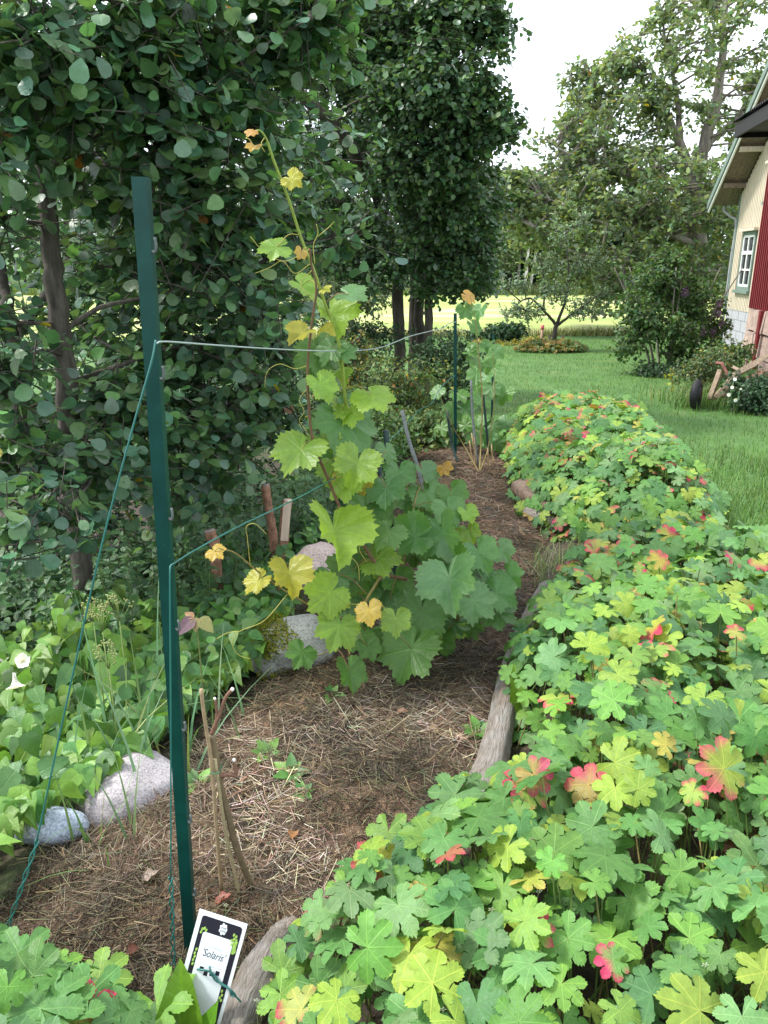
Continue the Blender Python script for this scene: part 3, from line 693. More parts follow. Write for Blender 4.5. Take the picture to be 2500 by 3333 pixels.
for px, py, Y, r, n in [(1330, 60, 10.6, (.75, .7, .55), 330), (1480, 40, 10.2, (.5, .6, .5), 210), (1580, 20, 10.2, (.2, .4, .3), 60), (1430, 260, 10, (.7, .6, .5), 330), (1520, 330, 10, (.36, .45, .3), 140), (1590, 405, 10, (.26, .4, .2), 90),
                        (1290, 300, 10.4, (.6, .6, .5), 260), (1180, 140, 10.8, (.6, .6, .5), 220), (1040, 60, 11.2, (.6, .6, .5), 170), (1420, 480, 10.4, (.7, .6, .45), 330), (1500, 560, 10.8, (.36, .5, .34), 140), (1320, 560, 10.8, (.6, .6, .4), 230),
                        (1540, 690, 11.6, (.42, .5, .36), 150), (1430, 680, 11.2, (.6, .6, .4), 260), (1560, 770, 12.2, (.28, .45, .34), 90), (1500, 830, 12, (.55, .6, .34), 200), (1360, 800, 12, (.55, .6, .3), 190), (1230, 860, 12, (.55, .6, .32), 170),
                        (1180, 700, 12.2, (.45, .6, .34), 90), (1100, 830, 12, (.5, .6, .32), 120), (1000, 650, 12.6, (.5, .6, .4), 90), (1060, 450, 12.6, (.5, .6, .4), 70), (930, 420, 12.8, (.6, .6, .5), 90), (900, 800, 12.6, (.6, .6, .45), 110), (850, 620, 13, (.6, .6, .5), 110), (950, 250, 13, (.6, .6, .5), 110), (1120, 300, 12.4, (.5, .6, .35), 80), (820, 100, 13, (.7, .6, .5), 110), (1100, 930, 13, (.6, .6, .25), 90), (950, 900, 13.4, (.7, .6, .4), 120), (1640, 410, 9.8, (.12, .2, .12), 20), (1620, 110, 10, (.12, .2, .2), 24), (1655, 70, 10, (.09, .1, .08), 9), (1665, 405, 9.8, (.10, .1, .07), 10), (1600, 300, 9.8, (.08, .1, .08), 9), (1640, 330, 9.9, (.10, .1, .08), 9), (1600, 560, 11, (.12, .2, .12), 16), (1620, 640, 11.5, (.12, .2, .12), 16), (1190, 250, 12.4, (.5, .6, .4), 130), (1180, 80, 12.2, (.5, .6, .4), 120), (1210, 740, 12.8, (.4, .6, .35), 110), (1150, 480, 12.8, (.5, .6, .4), 110), (1200, 420, 12, (.5, .6, .4), 110), (1080, 180, 12, (.6, .6, .4), 130), (1020, 560, 12.4, (.5, .6, .4), 100), (900, 560, 12.8, (.5, .6, .4), 100), (820, 330, 12.6, (.5, .6, .5), 110), (1180, 560, 12.6, (.45, .6, .3), 80), (1050, 760, 12.6, (.5, .6, .3), 90), (1570, 860, 12.8, (.22, .4, .24), 50), (1550, 910, 12.6, (.35, .45, .22), 70), (1420, 930, 12.4, (.45, .5, .16), 60)]:
    cl(px, py, Y, r, n)
tree('alder_tree', 'large dark multi-stemmed alder with a long leaning limb in the middle', 'tree', b, stems, cl1, A_FLAT, .078, 11, .42, PAL_CEN, M_ALD, M_BARKD,
     twig=.006, limb=.018, leafkw=dict(up=.9, outw=.25, jit=.5, hang=.6))

M_CHEST = leafmat('chestnut_leaf', None, rough=.5, spec=.35, transl=.42)
# great half bare chestnut on the right
b = np.array((at(2265, 1080, 31)[0], 31, ez(12, 31)))
W = lambda px, py, Y=31: at(px, py, Y)
st = [([b, W(2265, 950), W(2268, 760), W(2262, 600), W(2290, 480), W(2330, 330), W(2350, 150), W(2370, -80)], [.42, .40, .36, .28, .2, .14, .08]),
      ([W(2262, 620), W(2215, 470), W(2170, 380), W(2130, 330), W(2060, 230), W(1990, 170)], [.2, .16, .12, .07, .04]),
      ([W(2215, 470), W(2200, 300), W(2170, 160), W(2150, 20)], [.12, .08, .05, .03]),
      ([W(2266, 700), W(2150, 600, 30), W(2010, 560, 29.5), W(1880, 520, 29), W(1800, 470, 29)], [.14, .1, .06, .03]),
      ([W(2266, 800), W(2120, 740, 29), W(1950, 700, 28.5), W(1760, 640, 28)], [.14, .1, .06, .03]),
      ([W(2290, 480), W(2400, 380, 32), W(2480, 250, 32), W(2560, 150, 32)], [.14, .1, .06, .04]),
      ([W(2266, 760), W(2380, 640, 32), W(2470, 560, 32)], [.1, .07, .04]),
      ([W(2130, 330), W(2010, 330), W(1920, 260), W(1860, 240)], [.07, .05, .03, .02]),
      ([W(2266, 850), W(2090, 850, 28), W(1900, 830, 27), W(1740, 740, 27)], [.12, .08, .05, .02])]
cl1 = []
rr_ = np.random.default_rng(11)
for i in range(210):                       # dense lower crown, in flat layers
    px = rr_.uniform(1620, 2420); lo = np.interp(px, [1640, 1750, 1900, 2100, 2420], [590, 590, 520, 480, 560]); hi = np.interp(px, [1640, 1750, 2000, 2420], [690, 860, 1010, 980])
    py = rr_.uniform(lo, hi); cl(px, py, rr_.uniform(27, 33), (rr_.uniform(.4, .8), rr_.uniform(.5, .8), rr_.uniform(.3, .6)), 15)
for i in range(150):                       # thin upper crown
    px = rr_.uniform(1830, 2560); lo = np.interp(px, [1830, 1950, 2080, 2200, 2560], [380, 220, 80, -60, -80]); py = rr_.uniform(lo, 560)
    cl(px, py, rr_.uniform(28.5, 33), (rr_.uniform(.3, .6), .5, rr_.uniform(.3, .5)), 9)
for i in range(26):
    cl(rr_.uniform(1590, 1720), rr_.uniform(560, 700), rr_.uniform(27, 29), (.35, .4, .2), 18)
for P_, r_ in st[1:]:
    Q_ = catmull(P_, 4)
    for q_ in Q_[len(Q_) // 3:]: cl1.append((q_ + rr_.normal(0, .25, 3), np.array((.5, .5, .45)), 13))
ST = [_tpl(np.array([(0, 0, 0), (-.30, .35, 0), (-.22, .8, -.08), (0, 1, -.2), (.22, .8, -.08), (.30, .35, 0)]), [(0, 5, 4), (0, 4, 3), (0, 3, 2), (0, 2, 1)], edge=np.zeros(6))]
tree('chestnut_tree', 'tall half bare chestnut with pale broken trunk beside the house', 'tree', b, st, cl1, ST, .19, 8, .55,
     [(.16, .24, .13), (.145, .215, .12), (.19, .265, .12), (.23, .29, .11), (.155, .225, .14)], M_CHEST, M_BARKL, twig=.014, limb=.05, twigfrac=.3, leafkw=dict(up=.8, outw=.25, jit=.6, hang=.25), gold=.004)
# pale split in the chestnut's trunk
# apple tree
b = np.array((at(1805, 1140, 22)[0], 22, ez(4.8, 22)))
Wa = lambda px, py, Y=22: at(px, py, Y)
cl1 = []
for px, py, Y, r, n in [(1720, 1010, 21.6, (.55, .5, .28), 70), (1900, 1010, 22, (.5, .5, .28), 70), (1810, 950, 21.8, (.6, .6, .4), 90), (1770, 860, 22, (.45, .6, .35), 50), (1880, 860, 22.3, (.45, .6, .35), 46), (1830, 770, 22, (.35, .5, .35), 34), (1900, 720, 22.2, (.25, .3, .3), 30),
                        (1660, 1020, 21.5, (.28, .3, .14), 22), (1960, 960, 22.3, (.35, .4, .3), 40), (1690, 930, 22, (.35, .4, .25), 40), (1950, 850, 22.4, (.3, .3, .3), 30), (1640, 930, 21.8, (.22, .3, .12), 14)]:
    cl(px, py, Y, r, n)
tree('apple_tree', 'small spreading apple tree on the lawn between wooden stakes', 'tree', b,
     [([b, Wa(1806, 1090), Wa(1812, 1050)], [.075, .065, .06]), ([Wa(1812, 1060), Wa(1770, 1010), Wa(1720, 970), Wa(1660, 1010, 21.6)], [.05, .035, .025, .012]), ([Wa(1812, 1055), Wa(1840, 980), Wa(1850, 880), Wa(1840, 760)], [.05, .035, .025, .012]),
      ([Wa(1812, 1060), Wa(1880, 1010), Wa(1950, 960)], [.045, .03, .015]), ([Wa(1770, 1010), Wa(1770, 900), Wa(1750, 820)], [.03, .02, .01])],
     cl1, O_LO, .085, 9, .34, [(.13, .20, .115), (.105, .17, .095), (.16, .23, .13)], M_LEAF, M_BARKD, twig=.007, limb=.02, leafkw=dict(up=.7, outw=.3, jit=.5, hang=.0), sprkw=dict(up=.7, droop=-.1))
# lilac
b = np.array((at(2170, 1200, 16.6)[0], 16.6, ez(6.3, 16.6)))
cl1 = []
for px, py, Y, r, n in [(2150, 900, 16.6, (.7, .6, .5), 150), (2070, 1000, 16.2, (.45, .5, .45), 110), (2260, 980, 16.6, (.6, .6, .5), 140), (2180, 1060, 16, (.7, .5, .4), 140), (2320, 1060, 16.8, (.35, .5, .4), 80), (2050, 1110, 16, (.4, .4, .3), 70), (2180, 840, 16.8, (.45, .5, .25), 70), (2250, 1140, 16.2, (.6, .4, .25), 80), (2130, 960, 17, (.6, .6, .5), 100)]:
    cl(px, py, Y, r, n)
stl = [([b + np.array((dx, dy, 0)), b + np.array((dx * 2.2, dy * 2, 1.0)), b + np.array((dx * 4, dy * 3, 2.1))], [.03, .022, .01]) for dx, dy in ((-.25, 0), (-.12, .1), (0, -.1), (.1, .1), (.22, 0), (-.35, -.1), (.3, -.1), (-.05, -.15))]
lil = tree('lilac_bush', 'tall rounded lilac bush with purple flower heads by the house corner', 'bush', b, stl, cl1, O_LO, .10, 9, .36, [(.05, .115, .03), (.07, .14, .035), (.04, .095, .035), (.10, .17, .04)], M_LEAF, M_BARKL, twig=.006, limb=.012)
for px, py in ((2345, 985), (2340, 1020), (2350, 1050), (2290, 1075), (2320, 1080), (2230, 950)):
    P, d = ell_points(at(px, py, 16.1), (.06, .06, .11), 90, 3); O = d
    scatter('flower_head', D_LO, P - b, leaf_frames(d, d), .03, pick([(.22, .10, .25), (.16, .07, .17)], 90), M_PETAL, lil)

# bushes and tall weeds between the bed and the field
def bush(name, label, cat, px, py, Y, r, n, size, pal, per=8, slen=.25, tpls=O_LO, mat=None, group=None, gold=0.0, split=5, bark=None, **kw):
    c = at(px, py, Y); base = np.array((c[0], c[1], ez(c[0], c[1]))); cs = []
    for i in range(split):
        d = rdirs(1)[0]; cs.append((c + d * np.asarray(r) * .55, np.asarray(r) * .62, n // split))
    ht = max(.1, c[2] - base[2])
    cs.append((np.array((c[0], c[1], base[2] + ht * .35)), np.array((r[0] * .9, r[1] * .9, ht * .45)), n // 3))
    st = [([base + np.array((rng.uniform(-.3, .3) * r[0], rng.uniform(-.3, .3) * r[1], 0)), (base + c) / 2 + rng.normal(0, .1, 3) * r, c + rdirs(1)[0] * np.asarray(r) * .6], [.012, .009, .004]) for _ in range(6)]
    return tree(name, label, cat, base, st, cs, tpls, size, per, slen, pal, mat or M_LEAF, bark or M_BARKD, group, twig=.003, limb=.006, gold=gold, **kw)
PAL_MID = [(.075, .145, .042), (.055, .12, .04), (.11, .17, .045), (.14, .18, .05)]
PAL_PALE = [(.12, .17, .09), (.10, .15, .08), (.15, .19, .10)]
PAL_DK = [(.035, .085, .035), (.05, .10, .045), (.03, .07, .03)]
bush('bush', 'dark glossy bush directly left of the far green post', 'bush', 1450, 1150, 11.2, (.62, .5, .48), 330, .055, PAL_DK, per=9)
bush('bush', 'yellow-green bush in the weeds right of the tall vine shoot', 'bush', 1290, 1260, 9.6, (.75, .6, .42), 420, .05, PAL_MID, per=9, gold=.05)
bush('bush', 'olive bush with golden tips behind the tall vine shoot', 'bush', 1130, 1200, 10.2, (.7, .6, .45), 380, .05, PAL_MID + [(.2, .19, .06)], per=9, gold=.08)
bush('willow_bush', 'pale grey-green willow bush under the middle alder', 'bush', 960, 1010, 10.8, (.8, .6, .55), 420, .07, PAL_PALE, per=9, tpls=[tpl_pinnate([(0, .02), (.4, .12), (1, 0)])])
bush('willow_bush', 'pale shrub beneath the stems of the middle alder', 'bush', 1170, 1000, 14.5, (.8, .6, .5), 320, .07, PAL_PALE, per=8)
bush('bush', 'low leafy bush behind the leaning dark stake', 'bush', 1360, 1400, 8.3, (.6, .5, .24), 330, .06, PAL_MID, per=8)
bush('bush', 'low green bush beside the tall vine shoot', 'bush', 1130, 1370, 7.6, (.6, .5, .3), 330, .055, PAL_MID[:3], per=8)
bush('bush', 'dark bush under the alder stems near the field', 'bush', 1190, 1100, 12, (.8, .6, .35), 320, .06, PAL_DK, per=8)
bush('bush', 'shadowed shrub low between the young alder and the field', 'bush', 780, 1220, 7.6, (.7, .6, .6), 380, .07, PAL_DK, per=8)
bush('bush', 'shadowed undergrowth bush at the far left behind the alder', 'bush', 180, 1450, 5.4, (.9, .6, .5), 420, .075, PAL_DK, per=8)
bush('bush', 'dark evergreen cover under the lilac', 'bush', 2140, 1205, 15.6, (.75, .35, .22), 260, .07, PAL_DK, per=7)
bush('bush', 'wild bush of grasses and seed heads around the handcart', 'bush', 2290, 1190, 12.6, (.5, .5, .34), 300, .05, PAL_PALE + PAL_MID, per=8, gold=.05)
bush('bush', 'small green shrub against the house wall behind the handcart', 'bush', 2385, 1150, 15.2, (.35, .35, .3), 160, .08, PAL_MID, per=7)
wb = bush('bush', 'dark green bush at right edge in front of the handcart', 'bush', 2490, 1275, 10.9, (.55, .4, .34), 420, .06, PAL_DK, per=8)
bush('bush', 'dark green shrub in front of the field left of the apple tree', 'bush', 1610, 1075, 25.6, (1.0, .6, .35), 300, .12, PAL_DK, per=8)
for px, py, r, wh in ((1560, 1130, .4, 'leftmost small'), (1600, 1125, .5, 'second from left'), (1660, 1135, .45, 'middle low'), (1725, 1115, .7, 'largest tall'), (1770, 1110, .6, 'rightmost')):
    bush('goldenrod', wh + ' yellow goldenrod clump left of the apple tree trunk', 'plant', px, py, 24, (r, .4, .22), 150, .09, [(.35, .27, .03), (.26, .22, .04), (.10, .15, .05)], per=8, group='goldenrod left of the apple tree', split=3)
# ring of cranesbill around the apple tree's foot
c0 = at(1790, 1150, 21.7); P = []
nn = 700; a = rng.uniform(0, 2 * math.pi, nn); q = np.sqrt(rng.random(nn)); px_ = c0[0] + 1.0 * q * np.cos(a); py_ = 21.6 + .65 * q * np.sin(a)
P = np.column_stack([px_, py_, ground(px_, py_) + .03 + .30 * np.sqrt(1 - q ** 2 * .95) * rng.uniform(.4, 1, nn)])
rg = thing('plant_ring', 'low ring of yellowing leaves planted around the apple tree foot', 'ground cover', (c0[0], 21.6, ez(c0[0], 21.6)))
rb = np.array(rg.location)
scatter('foliage', [tpl_geranium(3, 2)], P - rb, frames(rng.normal(0, .4, (nn, 3)) + (0, -.2, .8), rng.normal(0, 1, (nn, 3))), .085, pick([(.11, .17, .05), (.2, .19, .06), (.30, .2, .06), (.08, .14, .04)], nn), M_LEAF, rg)['kind'] = 'stuff'
# ------------------------------------------------------------------ the wood beyond the field
def birch(name, label, px, Y, h, wd, lean=0.0, group=None, pal=None, bark=None, n=420, clear=.35):
    x = at(px, 960, Y)[0]; base = np.array((x, Y, ez(x, Y))); top = base + np.array((lean, 0, h))
    cs = []
    for k in range(9):
        f = clear + (1 - clear) * (k + .5) / 9; rad = wd * (1 - abs(f - .6) * 1.1)
        cs.append((base + (top - base) * f + rng.normal(0, wd * .25, 3) * (1, 1, .2), np.array((rad, rad, h * .09)), n // 9))
    return tree(name, label, 'tree', base, [([base, base + (top - base) * .5 + np.array((rng.normal(0, .06), 0, 0)), top], [.13, .10, .03])], cs, D_LO, .24, 7, .8,
                pal or [(.09, .15, .05), (.12, .18, .06), (.08, .13, .05)], M_LEAF, bark or M_BIRCH, group, twig=.012, limb=.03, sprkw=dict(droop=.5))
birch('birch_tree', 'slim birch with bright white trunk standing alone at the field edge', 1632, 63.5, 5.2, .85, .3)
birch('birch_tree', 'tall birch with bare white stem left of a twin birch', 1706, 65, 9.0, 1.0, .4, clear=.55)
birch('birch_tree', 'tall birch with bare white stem right of its twin near the apple tree', 1722, 65.5, 8.6, 1.0, .9, clear=.55)
birch('birch_tree', 'thin grey stemmed young birch in front of the dark spruces', 1684, 66, 5.5, .5, .1, clear=.6, bark=M_BARKL, n=200)
birch('birch_tree', 'pale birch half hidden by the middle alder crown', 1590, 66, 6.5, 1.1, -.2)
def spruce_mesh(h, seed):
    q = np.random.default_rng(seed); g = Geo(); P, T = [], []
    lv = int(h * 3.2)
    for k in range(lv):
        f = k / lv; z = h * (.08 + .92 * f); rad = h * .20 * (1 - f) ** .8 * q.uniform(.8, 1.15); nb = 9
        a = q.uniform(0, 6.28) + np.arange(nb) * 2 * math.pi / nb + q.normal(0, .2, nb)
        for t in np.linspace(.25, 1, 5):
            P.append(np.column_stack([np.cos(a) * rad * t, np.sin(a) * rad * t, np.full(nb, z) - .35 * rad * t + q.normal(0, .05, nb)])); T.append(np.column_stack([np.cos(a), np.sin(a), np.full(nb, -.45)]))
    P = np.concatenate(P); T = np.concatenate(T); n = len(P)
    V, F, C, U = scatter_arrays([tpl_pinnate([(-.2, .05), (.3, .32), (1, 0)], fold=-.3)], P, frames(np.column_stack([T[:, 0] * .3, T[:, 1] * .3, np.ones(n)]) + q.normal(0, .3, (n, 3)), T + q.normal(0, .3, (n, 3))), h * .075 * q.uniform(.6, 1.2, n), pick([(.022, .045, .02), (.03, .058, .024), (.018, .036, .018)], n))
    return mesh_np('crown', V, F, C, U)
spr = [spruce_mesh(9.0, k) for k in range(3)]
g = Geo(); add_tube(g, [(0, 0, 0), (0, 0, 4), (0, 0, 8.6)], [.16, .12, .03], 7); trm = g.mesh('trunk'); trm.materials.append(M_BARKD)
for s_ in spr: s_.materials.append(M_LEAF)
q = np.random.default_rng(5)
for k, px in enumerate((1575, 1612, 1650, 1668, 1690, 1715, 1742, 1770, 1800, 1835, 1880, 1930, 1985, 2040, 1540, 1500)):
    Y = 69 + q.uniform(0, 9); x = at(px, 950, Y)[0]
    t = thing('spruce_tree', 'dark spruce in the wood behind the white birch stems', 'tree', (x, Y, ez(x, Y)), 'spruces in the wood beyond the field', rz=q.uniform(0, 6))
    s = q.uniform(.85, 1.12); t.scale = (s, s, s)
    link('trunk', trm, None, t); link('crown', spr[k % 3], None, t)
# the rest of the wood reads as one mass
g = Geo(); P = []; ntr = 240; xs = q.uniform(-75, 70, ntr); ys = q.uniform(70, 95, ntr); hs = q.uniform(6.5, 10.5, ntr) + (ys - 70) * .06
xs = np.where((xs > 9.5) & (xs < 16) & (ys < 84), xs, xs)
S0 = np.column_stack([xs, ys, ground(xs, ys)]); V, F = sticks(S0, S0 + np.column_stack([np.zeros(ntr), np.zeros(ntr), hs * .8]), .14, .05, 5); g.add(V, F, (.06, .05, .04))
for i in range(ntr):
    n = 115; f = q.random(n); r = hs[i] * .17 * np.sqrt(np.clip(1.05 - np.abs(f - .45) * 1.5, .05, 1)); a = q.uniform(0, 6.28, n)
    P.append(np.column_stack([xs[i] + np.cos(a) * r, ys[i] + np.sin(a) * r, S0[i, 2] + hs[i] * (.12 + .9 * f)]))
P = np.concatenate(P); n = len(P); tint = np.repeat(pick([(.035, .07, .028), (.05, .09, .035), (.075, .12, .04), (.03, .06, .03)], ntr), 115, 0)
V, F, C, U = scatter_arrays(D_LO, P, frames(rdirs(n) + (0, -.3, .6), rdirs(n) - (0, 0, .3)), q.uniform(.5, 1.1, n), tint * q.uniform(.7, 1.3, (n, 1)))
g.add(V, F, C, U); wd_ = g.obj('far_wood', M_LEAF); tag(wd_, 'mixed wood beyond the mown field', 'wood', kind='stuff')
# rough grass at the edges of the field
def blades(pos, h, wdt, pal, lean=.45, seg=2, jit=.2):
    n = len(pos); a = rng.uniform(0, 2 * math.pi, n); d = np.column_stack([np.cos(a), np.sin(a), np.zeros(n)]); s = np.column_stack([-np.sin(a), np.cos(a), np.zeros(n)])
    ln = lean * rng.uniform(.2, 1.6, n); h = np.broadcast_to(h, n)[:, None]; wdt = np.broadcast_to(wdt, n)[:, None]; upv = np.array((0, 0, 1.))
    rows = []
    for k in range(seg + 1):
        t = k / seg; c = pos + upv * h * (t - .28 * ln[:, None] * t * t) + d * h * (ln[:, None] * t ** 1.8)
        rows += [c - s * wdt * (1 - t) * .5, c + s * wdt * (1 - t) * .5] if k < seg else [c]
    V = np.stack(rows, 1).reshape(-1, 3); m = 2 * seg + 1; f = []
    for k in range(seg - 1): f += [(2 * k, 2 * k + 1, 2 * k + 3), (2 * k, 2 * k + 3, 2 * k + 2)]
    f.append((2 * seg - 2, 2 * seg - 1, 2 * seg)); F = (np.array(f)[None] + (np.arange(n) * m)[:, None, None]).reshape(-1, 3)
    C = np.repeat(pick(pal, n, jit), m, 0); return V, F, C
n = 9000; x = rng.uniform(-45, 45, n); y = rng.uniform(62.2, 65.5, n); p3 = np.column_stack([x, y, ground(x, y)])
V, F, C = blades(p3, rng.uniform(.5, 1.1, n), .10, [(.14, .2, .06), (.10, .16, .05), (.2, .2, .09)])
tag(link('tall_grass', mesh_np('tall_grass', V, F, C), M_GRASS), 'tall rough grass along the far edge of the field', 'grass', kind='stuff')
n = 8000; x = rng.uniform(-6, 16, n); y = 27.0 + .9 * np.sin(x * .23) + .5 * np.sin(x * .9 + 1) + rng.normal(0, .25, n); p3 = np.column_stack([x, y, ground(x, y)])
V, F, C = blades(p3, rng.uniform(.12, .4, n), .03, [(.2, .22, .08), (.28, .26, .12), (.12, .18, .05)])
tag(link('tall_grass', mesh_np('tall_grass', V, F, C), M_GRASS), 'dry grass strip between the lawn and the mown field', 'grass', kind='stuff')

# stakes around the apple tree
M_STAKE = plainmat('stake_wood', (.13, .10, .075), nscale=20, amp=.4, stretch=(4, 4, .4))
M_PINK = plainmat('pink_paint', (.75, .16, .18), amp=.1)
M_PALEW = plainmat('pale_wood', (.42, .27, .2), amp=.3, nscale=20)
for px, py0, py1, Y, lab, mt in ((1785, 1090, 1140, 21.7, 'dark wooden stake just left of the apple trunk', M_STAKE), (1826, 1090, 1142, 21.8, 'dark wooden stake just right of the apple trunk', M_STAKE), (1759, 1072, 1138, 22.6, 'pale stake with pink painted top left of the apple tree', M_PALEW)):
    a, b = at(px, py0, Y), at(px, py1, Y); b[2] = ez(b[0], b[1]); t = thing('stake', lab, 'stake', b); h = a[2] - b[2]
    g = Geo(); add_tube(g, [(0, 0, -.05), (.01, 0, h * .5), (.02, 0, h)], [.045, .04, .038], 7); g.obj('shaft', mt, t)
    g = Geo(); add_tube(g, [(.02, 0, h), (.02, 0, h + (.12 if mt is M_PALEW else .012))], [.05 if mt is M_PALEW else .03, .05 if mt is M_PALEW else .02], 7); g.obj('cap', M_PINK if mt is M_PALEW else M_STAKE, t)

# old wooden handcart lying by the annex
M_OLDW = plainmat('old_grey_wood', (.26, .19, .13), nscale=12, amp=.45, stretch=(2, 2, 2), bmp=.4)
M_RUST = plainmat('rusty_iron', (.16, .065, .045), nscale=15, amp=.4)
M_TYRE = plainmat('black_rubber', (.012, .012, .014), rough=.6)
hb = gz(2300, 1305, ez(5.2, 11.6)); ct = thing('handcart', 'old wooden handcart with black tyre and raised shafts by the annex', 'cart', hb)
def cpart(name, pts, r, mat, sides=6):
    g = Geo(); add_tube(g, np.array(pts) - hb, r, sides); return g.obj(name, mat, ct, smooth=False)
cpart('shaft', [at(2325, 1300, 11.3), at(2395, 1215, 11.8), at(2450, 1185, 12.2), at(2560, 1120, 12.8)], .05, M_OLDW, 4)
cpart('shaft', [at(2360, 1270, 11.0), at(2400, 1215, 11.2), at(2450, 1190, 11.5), at(2560, 1110, 12.0)], .045, M_OLDW, 4)
cpart('upright', [at(2310, 1300, 11.2), at(2345, 1205, 11.3)], .045, M_OLDW, 4)
cpart('iron_bracket', [at(2332, 1182, 11.4), at(2350, 1184, 11.3), at(2370, 1222, 11.2)], .03, M_RUST, 4)
cpart('crossbar', [at(2385, 1195, 11.9), at(2405, 1205, 11.1)], .03, M_OLDW, 4)
V, F = box((0, 0, 0), (.75, .5, .03), np.array(Matrix.Rotation(R(-28), 3, 'Y'))); link('bed_panel', mesh_np('bed_panel', V + at(2425, 1250, 11.6) - hb, F, smooth=False), M_RUST, ct)
wc = at(2266, 1284, 11.1); g = Geo(); a = np.linspace(0, 2 * math.pi, 25); wx = unit(np.array((.55, .83, 0)))
ringp = wc - hb + np.cos(a)[:, None] * wx * .16 + np.sin(a)[:, None] * np.array((0, 0, 1.)) * .16; add_tube(g, ringp, .055, 8)
whl = g.obj('wheel', M_TYRE, ct); g = Geo(); ax = np.array((wx[1], -wx[0], 0))
add_tube(g, [wc - hb - ax * .05, wc - hb + ax * .05], .12, 14, (.5, .5, .5)); g.obj('rim', M_TYRE, whl)
# flat stone by the cart
# ------------------------------------------------------------------ stones, logs, stumps
def granite(name, a, b, sp=120):
    m, n, p, o = newmat(name); gp = geompos(n); f = noise(n, sp, 4, gp, .7); f2 = noise(n, 7, 4, gp)
    c = mixc(n, f2, ramp(n, f, [(.35, tuple(x * .5 for x in a)), (.5, a), (.68, tuple(min(.9, x * 1.35) for x in a))]), ramp(n, f, [(.35, tuple(x * .5 for x in b)), (.5, b), (.68, tuple(min(.9, x * 1.3) for x in b))]))
    n.links.new(c, p.inputs['Base Color']); p.inputs['Roughness'].default_value = .8; bump(n, p, noise(n, 35, 5, gp, .65), .5, .01); return m
M_STONE_W = granite('white_pink_granite', (.34, .32, .335), (.39, .345, .35), 160)
M_STONE_B = granite('blue_grey_stone', (.26, .32, .40), (.36, .40, .46), 130)
M_STONE_G = granite('lichen_grey_granite', (.27, .28, .24), (.38, .38, .38), 110)
M_STONE_P = granite('pinkish_granite', (.44, .31, .27), (.52, .44, .42), 120)
M_MOSS = leafmat('moss', None, rough=.8, spec=.1, transl=.3, nscale=50)
def rock(name, label, c, r, mat, seed=0, rz=0.0, sub=4, flat=.25, moss=None):
    import bmesh
    bm = bmesh.new(); bmesh.ops.create_icosphere(bm, subdivisions=sub, radius=1.0); q = np.random.default_rng(seed)
    planes = [(Vector(unit(q.normal(size=3))), q.uniform(.72, .95)) for _ in range(9)]
    for v in bm.verts:
        co = v.co.copy()
        for nrm, d in planes:
            k = co.dot(nrm)
            if k > d: co -= nrm * (k - d) * .7
        co *= 1 + .14 * mnoise.noise(v.co * 1.3 + Vector((seed, 0, 0))) + .025 * mnoise.noise(v.co * 4 + Vector((0, seed, 0)))
        v.co = Vector((co.x * r[0], co.y * r[1], co.z * r[2]))
    me = bpy.data.meshes.new(name); bm.to_mesh(me); bm.free()
    for p_ in me.polygons: p_.use_smooth = True
    t = thing(name, label, 'stone', c, rz=rz); o = link('body', me, mat, t)
    if moss:
        co = np.array([v.co[:] for v in me.vertices]); nr = np.array([v.normal[:] for v in me.vertices]); keep = np.array([moss(a, b) for a, b in zip(co, nr)])
        co, nr = co[keep], nr[keep]; k = 45; P = np.repeat(co, k, 0) + rng.normal(0, .012, (len(co) * k, 3)); N = np.repeat(nr, k, 0); n = len(P)
        scatter('moss', [tpl_pinnate(DIAMOND)], P, frames(rdirs(n) + N * .3, N * 1.2 + rdirs(n) * .7), rng.uniform(.008, .016, n), pick([(.20, .23, .03), (.13, .17, .025), (.27, .26, .05)], n), M_MOSS, t)['kind'] = 'stuff'
    return t
def onz(px, py, z): p = gz(px, py, z); return p
rock('boulder', 'pale pink-white granite boulder left of the near green post', gz(400, 2590, -.02) + np.array((.02, .02, .0)), (.165, .135, .11), M_STONE_W, 3, R(24))
rock('stone', 'smooth bluish stone half buried at the left edge of the hay', gz(165, 2690, -.0) , (.105, .06, .05), M_STONE_B, 8, R(10))
rock('boulder', 'grey lichened boulder with yellow moss below the grapevine', at(965, 2120, 2.95), (.20, .17, .15), M_STONE_G, 5, R(25), moss=lambda a, n: (a[2] > .05 and a[0] < -.04 and n[2] > .35) or (a[1] < -.08 and a[2] < .0 and a[0] < .0))
rock('stone', 'pinkish stone with white face above the mossy boulder', at(1035, 1850, 3.5), (.13, .14, .13), M_STONE_P, 12, R(40))
0 and rock('stone', 'flat brown-grey stone beside the pruned vine stump', at(655, 2440, 2.2), (.09, .08, .05), M_STONE_P, 15, R(5))
rock('stone', 'flat grey stone under the leaves at the end of the long log', gz(1870, 1960, .02), (.20, .12, .05), M_STONE_G, 17, R(12))

